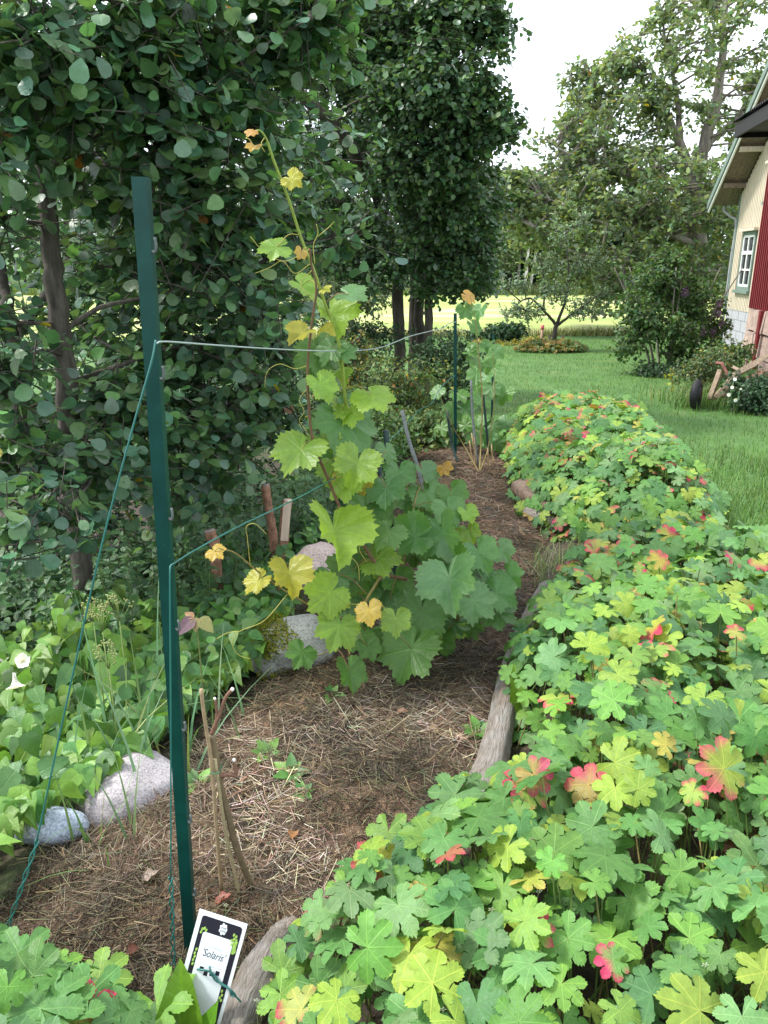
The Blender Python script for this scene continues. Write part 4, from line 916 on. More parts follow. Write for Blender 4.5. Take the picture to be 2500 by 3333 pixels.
m, n, p, o = newmat('weathered_log'); uvn = n.nodes.new('ShaderNodeUVMap'); uvn.uv_map = 'UVMap'; mp = n.nodes.new('ShaderNodeMapping'); mp.inputs['Scale'].default_value = (14, 5, 1); n.links.new(uvn.outputs[0], mp.inputs[0])
f = noise(n, 3.0, 6, mp.outputs[0], .7, .6); f2 = noise(n, 9, 3, geompos(n))
n.links.new(mixc(n, ramp(n, f2, [(.4, (0,) * 3), (.65, (1,) * 3)]), ramp(n, f, [(.28, (.05, .045, .04)), (.45, (.24, .22, .20)), (.7, (.46, .43, .40))]), ramp(n, f, [(.28, (.04, .03, .022)), (.45, (.19, .15, .115)), (.7, (.36, .30, .25))])), p.inputs['Base Color'])
p.inputs['Roughness'].default_value = .85; bump(n, p, f, .9, .012); M_LOG = m
def log(name, label, pts, r, mat=None, sides=22, seed=0, flat=.8):
    P = catmull(pts, 14); base = P[0].copy(); V, F, uv = tube(P, r, sides); c = P[np.clip(np.arange(len(V)) // sides, 0, len(P) - 1)]
    k = len(V) - 2; a = (np.arange(k) % sides) / sides * 2 * math.pi; ring = np.arange(k) // sides
    gro = .10 * np.sin(a * 3 + seed) + .07 * np.sin(a * 7 + seed * 2 + ring * .03) + .05 * np.sin(a * 2 + ring * .25) - .22 * np.exp(-((a - 1.6 - .1 * np.sin(ring * .2)) / .09) ** 2) - .18 * np.exp(-((a - 4.2 + .1 * np.sin(ring * .15)) / .09) ** 2)
    V[:k] = c[:k] + (V[:k] - c[:k]) * (1 + gro)[:, None]; V[:k] += rng.normal(0, .0012, (k, 3))
    t = thing(name, label, 'log', base); link('trunk', mesh_np('trunk', V - base, F, None, uv), mat or M_LOG, t)
    return t
lg = log('edging_log', 'long grey weathered log bordering the geraniums beside the grapevine', [gz(1775, 1905, .05), gz(1720, 2030, .03), gz(1680, 2150, .0), gz(1640, 2330, .0), gz(1600, 2500, .0), gz(1545, 2640, -.02)], [.026, .038, .046, .05, .052, .056], seed=1)
log('edging_log', 'brown split log at the far end of the mulch bed', [gz(1690, 1585, -.10), gz(1745, 1630, -.12), gz(1815, 1665, -.10)], [.07, .08, .065], seed=3, mat=plainmat('brown_log', (.20, .14, .10), nscale=18, amp=.5, bmp=.6))
log('edging_log', 'short grey log lying just below the brown split log', [gz(1712, 1672, -.16), gz(1760, 1690, -.17), gz(1815, 1712, -.16)], [.05, .055, .045], seed=5)
log('edging_log', 'cracked grey log at the bottom beside the plant label', [gz(950, 3030, .01), gz(915, 3075, .015), gz(870, 3140, .02), gz(780, 3330, .02), gz(700, 3520, .02)], [.04, .044, .048, .05, .05], seed=7)
M_REDBARK = plainmat('reddish_bark', (.26, .14, .09), nscale=45, amp=.6, bmp=.8, stretch=(1, 1, .6)); M_CUT = plainmat('pale_cut_wood', (.58, .46, .36), nscale=30, amp=.2, stretch=(1, 1, .2)); M_CUTD = plainmat('grey_cut_wood', (.27, .22, .2), nscale=40, amp=.3)
def stump(label, top, bot, r, mat, cutmat, split=False):
    base = np.array(bot, float); base[2] = ez(base[0], base[1]) - .05; d = np.array(top) - np.array(bot)
    t = thing('cut_stake', label, 'stake', base); g = Geo(); P = catmull([np.zeros(3), (np.array(bot) - base), (np.array(top) - base) - d * .4 + rng.normal(0, .004, 3), np.array(top) - base], 6)
    V, F, uv = tube(P, [r * 1.05, r * 1.0, r * .96, r], 14); V[:-2] += rng.normal(0, r * .05, (len(V) - 2, 3)); g.add(V, F, (.5,) * 3, uv); g.obj('bark', mat, t)
    ax = unit(d); g = Geo(); add_tube(g, [P[-1] - ax * .002, P[-1] + ax * .006], r * .9, 14); g.obj('cut_end', cutmat, t)
    if split:
        s = unit(CAMP - np.array(top)); V, F = box((0, 0, 0), (r * 1.5, .012, np.linalg.norm(d) * .9)); xx = unit(np.cross(s, ax)); Rm = np.column_stack([xx, unit(np.cross(ax, xx)), ax])
        link('split_face', mesh_np('split_face', V @ Rm.T + (np.array(top) + np.array(bot)) / 2 - base + s * r * .96, F, smooth=False), cutmat, t)
    return t
stump('reddish upright cut stake with grey sawn top among the nettles', at(864, 1580, 4.0), at(890, 1760, 4.0), .024, M_REDBARK, M_CUTD)
stump('pale split wooden stake right of the reddish stake', at(937, 1630, 3.9), at(925, 1765, 3.9), .027, M_REDBARK, M_CUT, True)
stump('short thick stump end left of the reddish stake', at(683, 1728, 3.6), at(700, 1790, 3.6), .028, M_REDBARK, M_CUTD)

# ------------------------------------------------------------------ hay on the bed
nst = 41000; v = rng.random(nst); y = .55 + 8.0 * v ** 2.1; uu = rng.uniform(-.05, 1.04, nst); x = bedL(y) + (bedR(y) - bedL(y)) * uu; z = mulch_z(x, y) - .10 * (sstep(.0, .06, -uu) + sstep(1, 1.06, uu))
a = rng.uniform(0, 2 * math.pi, nst) + 1.5 * fbm(x * 4, y * 4, 3.); tilt = rng.normal(0, .22, nst); L = rng.gamma(4, .011, nst) + .012; L *= 1 + .12 * y
d = np.column_stack([np.cos(a) * np.cos(tilt), np.sin(a) * np.cos(tilt), np.sin(tilt)]); c = np.column_stack([x, y, z + rng.uniform(.000, .014, nst) + .002])
tone = fbm(x * 2.6, y * 2.6, 21.); pt = np.clip((tone - .47) * 6, 0, 1)[:, None]
warm = pick([(.35, .275, .195), (.46, .38, .28), (.25, .18, .12), (.155, .11, .075), (.55, .475, .36), (.28, .19, .125)], nst, .25); dark = pick([(.055, .04, .026), (.09, .075, .045), (.10, .10, .06), (.15, .12, .075), (.04, .03, .02), (.22, .17, .10)], nst, .25)
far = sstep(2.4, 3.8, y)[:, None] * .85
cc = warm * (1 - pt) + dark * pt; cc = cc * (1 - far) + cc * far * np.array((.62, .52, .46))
rad = rng.uniform(.0006, .00135, nst) * (1 + .16 * y)
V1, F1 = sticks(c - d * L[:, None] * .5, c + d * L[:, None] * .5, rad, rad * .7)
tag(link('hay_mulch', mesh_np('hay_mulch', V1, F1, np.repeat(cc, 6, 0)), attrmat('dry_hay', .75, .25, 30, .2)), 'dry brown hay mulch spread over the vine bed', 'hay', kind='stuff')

# ------------------------------------------------------------------ cranesbill (geranium) patches
def canopy_patch(name, label, poly_z, poly_px, h, base_xy, nleaf, nobj, size, seed, edgew=.28, hmod=None, keep=None, label_cat='ground cover', world_poly=None, redp=.13):
    poly = np.array(world_poly, float) if world_poly is not None else np.array([gz(a, b, poly_z)[:2] for a, b in poly_px])
    q = np.random.default_rng(seed); lo, hi = poly.min(0), poly.max(0)
    def inside(x, y):
        r = np.zeros(len(x), bool); j = len(poly) - 1
        for i in range(len(poly)):
            xi, yi = poly[i]; xj, yj = poly[j]
            cnd = ((yi > y) != (yj > y)) & (x < (xj - xi) * (y - yi) / (yj - yi + 1e-12) + xi); r ^= cnd; j = i
        return r
    def edged(x, y):
        d = np.full(len(x), 9.0)
        for i in range(len(poly)):
            a = poly[i - 1]; b = poly[i]; ab = b - a; t = np.clip(((x - a[0]) * ab[0] + (y - a[1]) * ab[1]) / (ab @ ab), 0, 1)
            d = np.minimum(d, np.hypot(x - a[0] - ab[0] * t, y - a[1] - ab[1] * t))
        return d
    pts = []
    cellr = size * .62; taken = {}
    tries = q.random((nleaf * 14, 2)) * (hi - lo) + lo; ok = inside(tries[:, 0], tries[:, 1]); tries = tries[ok]
    layer = []
    for L_ in range(3):                                  # three loosely spaced layers
        taken = {}; dmin = cellr * (1.25, 1.05, 1.0)[L_]; quota = int(nleaf * (.42, .33, .25)[L_]); cnt = 0
        q.shuffle(tries)
        for x, y in tries:
            kx, ky = int(x // dmin), int(y // dmin); bad = False
            for i in (-1, 0, 1):
                for j in (-1, 0, 1):
                    for (a, b) in taken.get((kx + i, ky + j), ()):
                        if (a - x) ** 2 + (b - y) ** 2 < dmin * dmin: bad = True; break
                    if bad: break
                if bad: break
            if bad: continue
            taken.setdefault((kx, ky), []).append((x, y)); pts.append((x, y)); layer.append(L_); cnt += 1
            if cnt >= quota: break
    pts = np.array(pts); layer = np.array(layer); n = len(pts); x, y = pts.T; e = edged(x, y)
    dome = np.sqrt(np.clip(e / edgew, 0.03, 1)); bumpy = .75 + .5 * fbm(x * 1.7, y * 1.7, seed)
    top = ground(x, y) + .04 + h * dome * bumpy * (1 if hmod is None else hmod(x, y))
    z = top - layer * h * .17 + q.normal(0, .03, n)
    z = np.maximum(z, ground(x, y) + .03)
    # leaves face the sky, tilt outwards at the rim and a little towards the light and the path
    dx = (edged(x + .03, y) - edged(x - .03, y)) / .06; dy = (edged(x, y + .03) - edged(x, y - .03)) / .06; tl = np.clip(1 - e / edgew, 0, 1) * .9
    N = np.column_stack([-dx * tl, -dy * tl, np.ones(n)]) + q.normal(0, .42, (n, 3)) * (1, 1, .3) + np.array((-.08, -.22, 0))
    Rm = frames(N, np.column_stack([q.normal(0, 1, n), q.normal(-.4, 1, n), q.normal(-.1, .2, n)])); sz = size * np.clip(q.gamma(11, 1 / 11, n), .5, 1.32) * (1 - .12 * layer)
    # colours: glaucous green, fresh green, yellow green; some turning yellow, red, brown
    G = [(.080, .205, .045), (.105, .245, .045), (.065, .17, .055), (.14, .28, .045), (.22, .33, .045), (.09, .22, .058), (.13, .25, .09), (.10, .235, .065)]
    c1 = pick(G, n, .10); c2 = c1 * np.array((1.25, 1.1, .8)); ea = np.full(n, .5) * q.random(n)
    u = q.random(n); patchy = fbm(x * 2.2, y * 2.2, seed + 5); rp_ = redp * (0.35 + 1.6 * np.clip(patchy - .35, 0, 1) * 2)
    k = u < rp_ * .40; sz[k] *= .88; c2[k] = pick([(.46, .035, .10), (.38, .03, .08), (.50, .06, .10)], k.sum()); c1[k] = pick([(.20, .30, .05), (.28, .32, .05), (.13, .26, .06)], k.sum()); ea[k] = 1.15
    k = (u >= rp_ * .40) & (u < rp_ * .55); sz[k] *= .85; c1[k] = pick([(.34, .26, .07), (.26, .27, .06), (.36, .14, .08)], k.sum()); c2[k] = pick([(.42, .04, .08), (.28, .03, .05), (.36, .05, .09)], k.sum()); ea[k] = 1.1
    k = (u >= rp_ * .58) & (u < rp_ * .85); c1[k] = pick([(.34, .33, .06), (.28, .33, .05), (.36, .28, .07)], k.sum()); c2[k] = pick([(.36, .28, .06), (.34, .32, .08), (.42, .05, .09)], k.sum()); ea[k] = .9
    k = (u >= rp_ * .88) & (u < rp_ * 1.0); c1[k] = pick([(.20, .10, .05), (.14, .06, .035)], k.sum()); c2[k] = c1[k]; sz[k] *= .55; z[k] -= .07
    P = np.column_stack([x, y, z]); base = np.array((base_xy[0], base_xy[1], ez(*base_xy)))
    t = thing(name, label, label_cat, base)
    dist = np.linalg.norm(P - CAMP, axis=1) * (1 + .35 * layer); uu = np.abs(P[:, 0] / np.maximum(P[:, 1] * .95 + (CAM_H - P[:, 2]) * .31, .05)); dist = np.where((uu < .53) & (P[:, 1] > .8), dist, 99)
    idx = np.argsort(dist)[:nobj]; rest = np.ones(n, bool); rest[idx] = False
    hi_ = [tpl_geranium(s_, 0) for s_ in range(8)]; lo_ = [tpl_geranium(s_, 2 if size > .0605 and nobj == 300 else 1) for s_ in range(6)]
    for j in idx:
        leaf_obj(leaf_mesh(hi_[j % 8], c1[j], c2[j], ea[j], M_GER), P[j], Rm[j], sz[j], t, 'leaf', base)
    if rest.any():
        o = scatter('foliage', lo_, P[rest] - base, Rm[rest], sz[rest], c1[rest], M_GER, t, c2[rest], ea[rest]); o['kind'] = 'stuff'
    foot = P + np.column_stack([q.normal(0, .06, n) + dx * .05, q.normal(0, .06, n) + dy * .05, np.zeros(n)]); foot[:, 2] = ground(foot[:, 0], foot[:, 1])
    V, F = sticks(foot - base, P - base, .0024, .0018, 4); o = link('stems' if False else 'stalk', mesh_np('stalk', V, F, np.repeat(pick([(.16, .22, .06), (.20, .17, .07), (.13, .2, .05)], n), 8, 0)), M_STEM, t); o['kind'] = 'stuff'
    return poly
yy = [.70, 1.0, 1.36, 1.76, 2.0, 2.3, 2.6, 3.0, 3.4]
near_poly = [(bedR(a) + (.14 if a < 1.3 else .02 if a < 1.9 else .10 if a < 2.2 else .14), a) for a in yy] + [(.98, 3.75), (1.3, 3.9), (1.75, 3.85), (2.2, 3.6), (2.6, 3.0), (2.2, 2.0), (1.6, 1.2), (1.2, .70)]
near_poly[0] = (-.18, .70); near_poly[1] = (-.20, 1.0); near_poly[2] = (-.23, 1.27); near_poly[3] = (-.06, 1.66); near_poly[3] = (.03, 1.58); near_poly[4] = (.42, 1.80); near_poly[5] = (.52, 2.12); near_poly[6] = (.42, 2.50); near_poly[7] = (.52, 2.85)
canopy_patch('geranium_patch', 'near carpet of broad lobed geranium leaves filling the lower right', .3, None, .30, (.8, 1.9), 2900, 300, .053, 3, world_poly=near_poly, edgew=.16, redp=.13, hmod=lambda x, y: np.interp(y, [.8, 1.5], [.72, 1.0]))
far_poly = [gz(a, b, z)[:2] for a, b, z in [(1690, 1590, .0), (1665, 1480, .05), (1640, 1360, .05), (1640, 1290, .05), (1760, 1262, .05), (1960, 1258, .08), (2110, 1290, .15), (2210, 1370, .15), (2270, 1450, .15), (2330, 1540, .12), (2360, 1600, .1)]] + [(1.95, 4.15), (1.5, 4.2), (1.2, 4.5)]
canopy_patch('geranium_patch', 'far mound of reddening geranium leaves beside the lawn', .2, None, .46, (1.6, 5.6), 3900, 300, .062, 9, world_poly=far_poly, edgew=.45, redp=.17)
left_poly = [(-1.0, .60), (-1.0, 1.26), (-.80, 1.32), (-.62, 1.28), (-.50, 1.16), (-.44, 1.16), (-.36, 1.02), (-.28, .6)]
canopy_patch('geranium_patch', 'geranium leaves in the lower left corner below the guy wire', .2, None, .27, (-.6, .95), 280, 130, .066, 14, world_poly=left_poly, edgew=.12, redp=.05)
# ------------------------------------------------------------------ green posts and wires
m, n, p, o = newmat('green_post_paint'); gp = geompos(n); f = noise(n, 90, 5, gp, .7); f2 = noise(n, 18, 4, gp)
c = mixc(n, ramp(n, f, [(.66, (0,) * 3), (.72, (1,) * 3)]), ramp(n, f2, [(.3, (.002, .036, .030)), (.7, (.004, .055, .045))]), (.10, .16, .14))
n.links.new(c, p.inputs['Base Color']); p.inputs['Roughness'].default_value = .38; p.inputs['Specular IOR Level'].default_value = .25; M_POST = m
M_WIRE = plainmat('green_coated_wire', (.02, .13, .115), rough=.3, amp=.15, spec=.6)
M_WIREP = plainmat('pale_wire', (.30, .36, .36), rough=.35, spec=.6)
M_DARKST = plainmat('dark_green_stake', (.022, .045, .04), nscale=60, amp=.4)
M_GREYST = plainmat('grey_green_stake', (.10, .115, .115), nscale=60, amp=.4)
def metal_post(label, top, bot, wd, rz, hooks, depth=.012):
    top = np.array(top); bot = np.array(bot); d = top - bot; h = np.linalg.norm(d); ax = unit(d)
    xr = unit(np.array((math.cos(rz), math.sin(rz), 0))); xr = unit(xr - ax * (xr @ ax)); yr = np.cross(ax, xr)
    Rm = np.column_stack([xr, yr, ax]); t = thing('green_post', label, 'post', bot)
    prof = [(-wd / 2, 0), (wd / 2, 0), (wd / 2, depth), (wd / 2 - .003, depth), (wd / 2 - .003, .003), (-wd / 2 + .003, .003), (-wd / 2 + .003, depth), (-wd / 2, depth)]
    k = len(prof); zz = (-.05, h); V = np.array([(a, b, z) for z in zz for a, b in prof]) @ Rm.T; F = []
    for i in range(k): j = (i + 1) % k; F += [(i, j, k + j), (i, k + j, k + i)]
    for q in ((0, 1, 4), (0, 4, 5), (1, 2, 3), (1, 3, 4), (0, 5, 6), (0, 6, 7)): F += [tuple(k + i for i in q)]
    link('shaft', mesh_np('shaft', V, np.array(F), smooth=False), M_POST, t)
    for f in hooks:
        g = Geo(); z = f * h; P = np.array([(wd / 2 - .002, .004, z), (wd / 2 + .007, .0, z - .002), (wd / 2 + .010, -.002, z + .008), (wd / 2 + .009, -.003, z + .022)]) @ Rm.T
        add_tube(g, catmull(P, 3), .0026, 6); g.obj('hook', M_GREYST, t)
    return t
p1t, p1b = at(452, 575, 1.40), at(618, 3095, 1.40)
metal_post('tall dark green metal post with wire hooks in the left foreground', p1t, p1b, .027, R(-6), (.93, .80, .64, .50, .36, .22, .10), .018)
metal_post('straight dark green post standing behind the grapevine near the lawn', at(1482, 1020, 7.5), np.array((at(1482, 1540, 7.5)[0], 7.5, ez(.7, 7.5))), .030, R(0), (.9, .6, .3))
metal_post('farthest thin green post behind the young vine', at(1607, 1087, 9.2), np.array((at(1600, 1430, 9.2)[0] , 9.2, ez(1.2, 9.2))), .024, R(20), (.9, .5))
def wire(name, label, pts, r, mat, cat='wire', k=10, extra=()):
    P = catmull(pts, k); t = thing(name, label, cat, P[0]); g = Geo(); add_tube(g, P - P[0], r, 7); g.obj('strand', mat, t)
    for q, rr in extra:
        g = Geo(); add_tube(g, np.array(q) - P[0], rr, 6); g.obj('twist', mat, t)
    return t
def helix(a, b, r, turns, ph=0.0, n=60):
    a = np.array(a); b = np.array(b); ax = unit(b - a); x = unit(np.cross(ax, (0, 1, .1))); y = np.cross(ax, x); t = np.linspace(0, 1, n); an = ph + t * turns * 2 * math.pi
    return a + (b - a) * t[:, None] + r * (np.cos(an)[:, None] * x + np.sin(an)[:, None] * y)
Y1 = 1.385; hk = at(508, 1118, Y1); hk2 = at(556, 1840, Y1)
wire('guy_wire', 'thin green wire running from the post hook down to the lower left', [hk + np.array((.0, 0, .006)), at(490, 1190, 1.375), at(430, 1400, 1.37), at(330, 1780, 1.36), at(225, 2250, 1.34), at(118, 2745, 1.32)], .0019, M_WIRE,
     extra=[(helix(at(122, 2735, 1.32), at(-10, 3120, 1.30), .0035, 3.5), .0019), (helix(at(122, 2735, 1.32), at(-10, 3120, 1.30), .0035, 3.5, math.pi), .0019)])
w2 = [hk, at(540, 1112, 1.42), at(680, 1122, 1.62), at(840, 1133, 1.95), at(1000, 1141, 2.4), at(1120, 1143, 2.9), at(1200, 1138, 3.4), at(1250, 1128, 3.9), at(1300, 1108, 4.4), at(1340, 1093, 4.9), at(1400, 1078, 5.8), at(1440, 1068, 6.5), at(1462, 1052, 7.0), at(1484, 1048, 7.47)]
wire('trellis_wire', 'upper slack wire strung from the near post to the far post', w2, [.0017, .002, .0028, .0034], M_WIREP)
w3 = [hk2, at(640, 1788, 1.5), at(780, 1712, 1.75), at(900, 1655, 2.0), at(1000, 1605, 2.35), at(1060, 1572, 2.6), at(1150, 1520, 3.2), at(1255, 1442, 4.2), at(1320, 1385, 5.0), at(1365, 1335, 5.6), at(1405, 1312, 6.3), at(1440, 1255, 6.9), at(1482, 1222, 7.47)]
wire('trellis_wire', 'lower slack wire from the near post past the vine to the far post', w3, [.0017, .0022, .003, .0034], M_WIRE)
tw0, tw1 = at(556, 2855, 1.36), at(566, 3190, 1.34)
wire('tie_wire', 'green wire hanging along the near post and twisted above the label', [hk2, at(553, 1900, 1.372), at(556, 2350, 1.368), at(556, 2855, 1.36)], .0017, M_WIRE, extra=[(helix(tw0, tw1, .0042, 4.0), .0019), (helix(tw0, tw1, .0042, 4.0, math.pi), .0019)])

# ------------------------------------------------------------------ stakes beside the vines
def cane(label, pts, r, mat, name='garden_stake', cat='stake'):
    pts = np.array(pts, float); b = pts[-1].copy(); t = thing(name, label, cat, b); g = Geo(); add_tube(g, catmull(pts, 4) - b, r, 8); g.obj('shaft', mat, t); g = Geo(); ax = unit(pts[0] - pts[1]); add_tube(g, [pts[0] - b - ax * .001, pts[0] - b + ax * .004], r * .85, 8); g.obj('tip', M_GREYST, t)
    return t
def gp_(px, py, Y): a = at(px, py, Y); a[2] = float(mulch_z(a[0], a[1])); return a
cane('dark green stake rising through the middle of the grapevine', [at(1257, 1402, 3.25), at(1268, 1600, 3.22), at(1285, 1850, 3.2), gp_(1302, 2000, 3.18)], .0125, M_DARKST)
cane('short dark stake just left of the middle vine stake', [at(1222, 1475, 3.7), at(1240, 1560, 3.65), gp_(1275, 1760, 3.6)], .012, M_DARKST)
cane('leaning grey-green stake behind the grapevine leaves', [at(1309, 1338, 4.9), at(1330, 1430, 4.8), at(1362, 1530, 4.7), gp_(1420, 1700, 4.6)], .013, M_GREYST)
cane('dark stake leaning against the far green post', [at(1456, 1340, 7.3), at(1470, 1440, 7.3), gp_(1490, 1545, 7.2)], .014, M_DARKST)
cane('grey stake right of the far green post', [at(1534, 1238, 7.2), at(1538, 1350, 7.1), gp_(1555, 1560, 6.9)], .011, M_GREYST)
cane('thin dark stake beside the young far vine', [at(1572, 1280, 7.6), at(1580, 1360, 7.6), gp_(1590, 1520, 7.6)], .012, M_DARKST)
M_BAMB = plainmat('dry_cane', (.40, .27, .14), nscale=50, amp=.35)
for k, (a, b) in enumerate(((1535, 1552), (1543, 1548), (1528, 1540), (1600, 1604), (1588, 1590))):
    cane('dry tan cane tied beside the young far vine', [at(a, 1410 + 12 * k, 6.9), gp_(b, 1570 - (40 if k > 2 else 0), 6.9)], .006, M_BAMB, 'dry_cane', 'cane')['group'] = 'dry canes at the far vine'
for k, (a, b, q) in enumerate(((1345, 1340, 1790), (1362, 1365, 1800), (1380, 1378, 1780))):
    cane('dry tan cane inside the grapevine foliage', [at(a, q, 3.1), gp_(b, 2080, 3.05)], .005, M_BAMB, 'dry_cane', 'cane')['group'] = 'dry canes inside the grapevine'

# ------------------------------------------------------------------ grapevines
VH = [tpl_vine(s_) for s_ in range(8)]; VF = [tpl_vine(20 + s_, fold=.45 + .22 * s_) for s_ in range(3)]
VC = dict(y=[(.34, .33, .035), (.30, .34, .04)], g=[(.21, .35, .035), (.17, .31, .04)], m=[(.09, .21, .04), (.075, .19, .045)], b=[(.085, .205, .058), (.095, .22, .065)], p=[(.105, .22, .085), (.095, .21, .08)], o=[(.45, .33, .05), (.42, .26, .06)])
VM = {}
for k_, cc_ in VC.items():
    for i in range(8): VM[(k_, i)] = leaf_mesh(VH[i], pick(cc_, 1, .08)[0], np.array(cc_[0]) * (1.2, 1.05, .8), .5, M_VINE)
    for i in range(3): VM[(k_, 10 + i)] = leaf_mesh(VF[i], pick(cc_, 1, .08)[0], np.array(cc_[0]) * (1.2, 1.05, .8), .5, M_VINE)
UPV = np.array((0, _s, _c)); RTV = np.array((1., 0, 0)); FWV = np.array((0, _c, -_s))
def vine(name, label, base, canes, leaves, tend=(), stem=(.16, .095, .05)):
    base = np.array(base, float); t = thing(name, label, 'vine', base); allp = []
    for P, r, colr in canes:
        Q = catmull(P, 8); allp.append(Q); g = Geo(); add_tube(g, Q - base, r, 8, colr); g.obj('cane', M_STEM, t)
    allp = np.concatenate(allp)
    for (px, py, wpx, ang, kind, Y) in leaves:
        p_ = at(px, py, Y); dep = (p_ - CAMP) @ FWV; size = wpx / FPX * dep / 1.5
        fold = rng.random() < .3; me = VM[(kind, 10 + int(rng.integers(3)) if fold else int(rng.integers(8)))]
        f = RTV * math.sin(R(ang)) - UPV * math.cos(R(ang)) + FWV * rng.normal(0, .25); nn_ = -FWV * .8 + UPV * rng.uniform(.15, .8) + RTV * rng.normal(0, .35)
        Rm = frames(nn_[None], f[None])[0]; pos = p_ - Rm[:, 1] * size * .25
        leaf_obj(me, pos, Rm, size, t, 'leaf', base)
        i = np.argmin(np.linalg.norm(allp - pos, axis=1)); a = allp[i]; dd = np.linalg.norm(a - pos)
        if dd < .6:
            mid = (a + pos) / 2 + np.array((0, 0, .18 * dd)); g = Geo(); add_tube(g, catmull([a - base, mid - base, pos - base], 4), [.0016, .0013], 5, (.30, .26, .06) if kind in 'yog' else (.24, .15, .06)); g.obj('petiole', M_STEM, t)
    for P in tend:
        g = Geo(); add_tube(g, catmull(P, 7) - base, [.0014, .0009], 5, (.42, .38, .09)); g.obj('tendril', M_STEM, t)
    return t
br = (.13, .075, .04); gr = (.22, .29, .05); bg_ = (.20, .16, .05)
Yv = 2.75
vb = gz(1425, 2110, 0.0); vb[2] = float(mulch_z(vb[0], vb[1])) - .01
A = lambda px, py, Y=Yv: at(px, py, Y)
canes = [([vb, A(1440, 2090, 3.0), A(1490, 2040, 2.95), A(1470, 1960, 2.9), A(1400, 1900, 2.9)], [.012, .010, .008], (.20, .17, .06)),
         ([vb, A(1400, 2050, 3.0), A(1395, 1950, 2.95), A(1395, 1893, 2.9), A(1320, 1885, 2.85), A(1248, 1862, 2.8), A(1190, 1785, 2.78), A(1120, 1680, 2.76), A(1062, 1545, 2.74), A(1020, 1440, 2.72), A(1004, 1300, 2.7), A(1002, 1180, 2.7), A(1018, 1030, 2.68), A(1030, 940, 2.66), A(1014, 860, 2.65), A(1008, 810, 2.64)], [.009, .008, .0065, .0055, .004, .003], br),
         ([A(1248, 1862, 2.8), A(1200, 1940, 2.75), A(1160, 2010, 2.7), A(1080, 2005, 2.65), A(990, 1960, 2.6), A(900, 1905, 2.55), A(830, 1852, 2.5), A(765, 1800, 2.45), A(712, 1785, 2.42)], [.006, .005, .004, .003, .002], bg_),
         ([A(1270, 1650, 3.1), A(1180, 1450, 2.95), A(1130, 1330, 2.85), A(1115, 1200, 2.8), A(1095, 1080, 2.76), A(1062, 1000, 2.74), A(1022, 880, 2.7), A(982, 780, 2.68), A(940, 650, 2.64), A(890, 520, 2.6), A(868, 455, 2.58), A(845, 425, 2.56), A(822, 432, 2.54), A(800, 450, 2.53)], [.007, .006, .0055, .005, .0045, .004, .0025, .0015], gr),
         ([A(1395, 1893, 2.9), A(1450, 1830, 2.95), A(1540, 1790, 3.0), A(1640, 1800, 3.0)], [.006, .004, .002], bg_),
         ([A(1300, 1900, 2.9), A(1330, 1750, 3.0), A(1360, 1600, 3.1), A(1420, 1540, 3.2)], [.006, .004, .002], bg_),
         ([A(1160, 2010, 2.7), A(1100, 2100, 2.65), A(1010, 2145, 2.6)], [.003, .002], bg_)]
